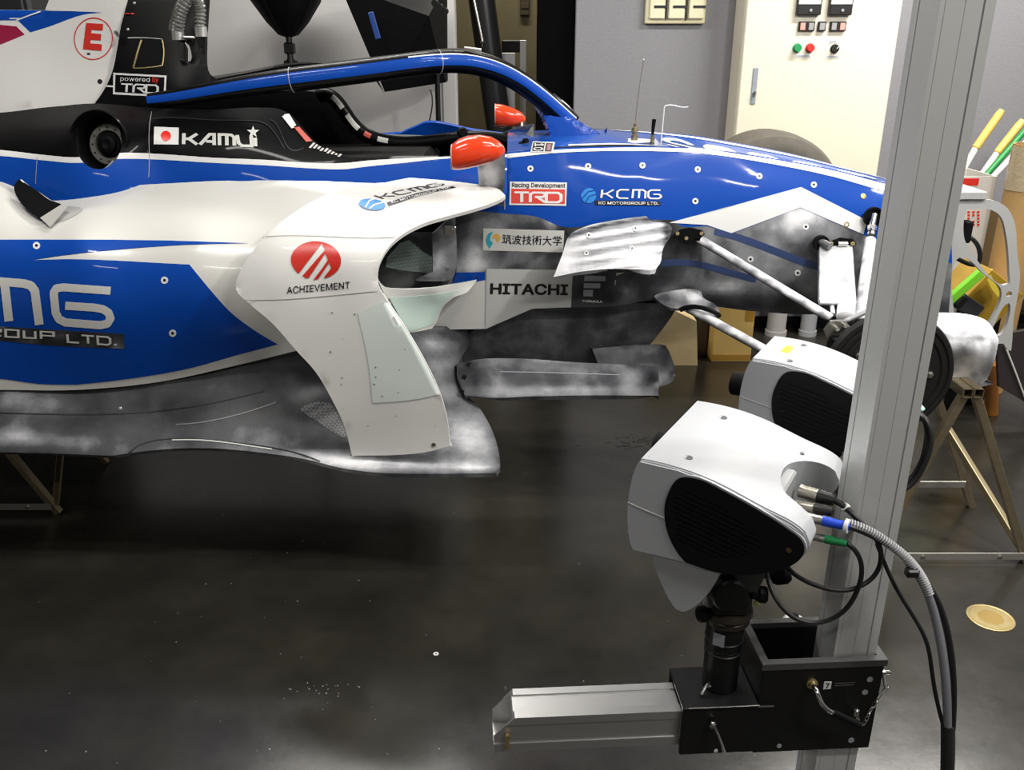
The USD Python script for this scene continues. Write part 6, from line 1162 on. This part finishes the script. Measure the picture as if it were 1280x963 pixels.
# ------------------------------------------------------------------ pan-tilt head and column that carry the scanner
mc = q1_(.165, Wl*.5, -.178); col = rp(.412, .066, .420)
t = thing('tilt_head', 'black tripod tilt head on a short column under the nearest scanner', 'tripod head', col)
colt = np.array([col[0], col[1], 0])
def cl(z0, z1, r, c=.002): return lathe([col[0], col[1], z0], (0, 0, 1), [(0, .001), (0, r-c), (c, r), (z1-z0-c, r), (z1-z0, r-c), (z1-z0, .001)], 36)
put('column', [cl(.420, .515, .034), cl(.500, .508, .036), cl(.515, .575, .036), cl(.532, .536, .0375)], BLACKMETAL, t)
put('collar', [cl(.570, .590, .044, .005), lathe([col[0], col[1], .588], (0, 0, 1), [(0, .044), (.006, .049), (.014, .047), (.018, .03), (.018, .001)], 36)], mat('dark_bronze_collar', (.035, .028, .02), .35, metal=.3), t)
put('column_label', extrude(sbox(-.011, 0, .011, .028), .0006, frame(unit((.86, -.5, 0)), (0, 0, 1), unit((-.5, -.86, 0)), [col[0]-.0185, col[1]-.0315, .533])), STICKER_SILVER, t)
zc = .630
put('pan_body', [cbox([col[0]-.036, col[1]-.04, .600], [col[0]+.036, col[1]+.04, .655], .010), lathe([col[0]-.01, col[1]-.05, .655], (0, 1, 0), [(0, .001), (0, .030), (.004, .034), (.096, .034), (.1, .03), (.1, .001)], 32)], BLACKMETAL, t)
zt = float(mc[2])
put('top_plate', [trimesh.Trimesh(np.array([(col[0]+sx*.040, col[1]+sy*.04, .66) for sx in (-1, 1) for sy in (-1, 1)]+[(mc[0]+sx*.045, mc[1]+sy*.045, zt-.004) for sx in (-1, 1) for sy in (-1, 1)])).convex_hull, cbox([mc[0]-.06, mc[1]-.06, zt-.012], [mc[0]+.06, mc[1]+.06, zt+.004], .004)], BLACKMETAL, t)
for sx, zz, yy in ((-1, .600, -.02), (1, .650, -.03)): put('lock_knob', lathe([col[0]+sx*.034, col[1]+yy, zz], (sx, -.2, 0), [(0, .010), (.010, .012), (.014, .016), (.024, .016), (.028, .012), (.028, .001)], 10), FLATBLACK, t)
kn = P(973, 720, 1.43); put('pan_handle', [cyl([col[0]+.02, col[1]+.02, .67], kn, .010, 12), lathe(kn+[-.012, .004, -.004], (.7, -.2, .25), [(0, .001), (0, .013), (.008, .018), (.028, .018), (.036, .012), (.037, .001)], 20)], FLATBLACK, t)
lv = P(946, 753, 1.375); put('bubble_level', lathe(lv+[0, 0, -.004], (0, -.3, 1), [(0, .001), (0, .0055), (.004, .0055), (.005, .003), (.005, .0005)], 16), mat('yellow_green_bubble', (.42, .50, .12), .2), t)
ld = P(911, 719, 1.385); put('status_light', lathe(ld, (0, -1, -.1), [(-.006, .0045), (.001, .0045), (.002, .002), (.002, .0003)], 14), mat('red_status_lens', (.45, .03, .03), .25, emit=.25), t)

# ------------------------------------------------------------------ second scanner behind the pole
A2, B2 = P(940, 449, 1.76), P(969, 422, 1.92)
e2 = (B2-A2)[:2]
t2, q2_, W2l, w2, r2, ee2 = scanner('second white 3D scanner head with a yellow sticker, behind the aluminium pole', A2, e2, 1.0, float(np.linalg.norm(B2-A2)), True)
yl = put('yellow_sticker', w2(cbox((.040, W2l*.40, -.0025), (.058, W2l*.66, .0012), .0004)), mat('yellow_vinyl', (.80, .62, .02), .4), t2)
put('lens_barrel', w2(lathe((-.014, .035, -.075), (-1, 0, 0), [(0, .001), (0, .024), (.004, .026), (.03, .026), (.034, .022), (.028, .018), (.026, .001)], 28)), FLATBLACK, t2)
m2 = q2_(.15, W2l*.5, -.184)
t = thing('scanner_bracket', 'black arm holding the second scanner to the back of the aluminium pole', 'bracket', m2)
pb_ = rp(PX, PY+.041, float(m2[2])-.02)
put('arm', [cbox((m2[0]-.03, m2[1]-.05, m2[2]-.03), (m2[0]+.03, m2[1]+.05, m2[2]), .006), sqtube(pb_, (m2[0], m2[1], m2[2]-.02), .024)], BLACKMETAL, t)
put('clamp_plate', rig(cbox((PX-.035, PY+.0412, float(m2[2])-.06), (PX+.035, PY+.052, float(m2[2])+.02), .003)), BLACKMETAL, t)
# light foot seen behind the box, cable loops at the wheel
f_ = Pz(993, 773, .05); t = thing('levelling_foot', 'pale round levelling foot behind the black clamp box', 'foot', (f_[0], f_[1], 0))
put('pad', lathe((f_[0], f_[1], 0), (0, 0, 1), [(0, .001), (0, .034), (.02, .036), (.03, .036), (.045, .030), (.05, .024), (.05, .001)], 28), mat('pale_foot', (.50, .50, .48), .5), t)
put('spindle', cyl((f_[0], f_[1], .05), (f_[0], f_[1], .06), .012, 14), BLACKMETAL, t)
cable('cable', [(1146, 514, 2.36), (1158, 526, 2.33), (1164, 548, 2.31), (1156, 580, 2.30), (1140, 605, 2.30), (1115, 619, 2.30), (1085, 622, 2.3)], .0075, CABLE, 'black cable looping from the hub plate, outer loop', 60)
cable('cable', [(1135, 522, 2.36), (1150, 520, 2.34), (1158, 535, 2.33), (1157, 555, 2.32), (1145, 590, 2.32), (1120, 612, 2.32), (1080, 625, 2.32)], .0065, CABLE, 'black cable looping from the hub plate, inner loop', 60)
mk_ = P(1149, 509, 2.38); put('hub_plug', [lathe(mk_, (.5, -.6, -.5), [(0, .001), (0, .010), (.012, .010), (.016, .007), (.016, .001)], 14)], mat('mint_plug', (.5, .75, .65), .4), label='small mint-coloured plug at the top of the hub cable', category='cable plug')
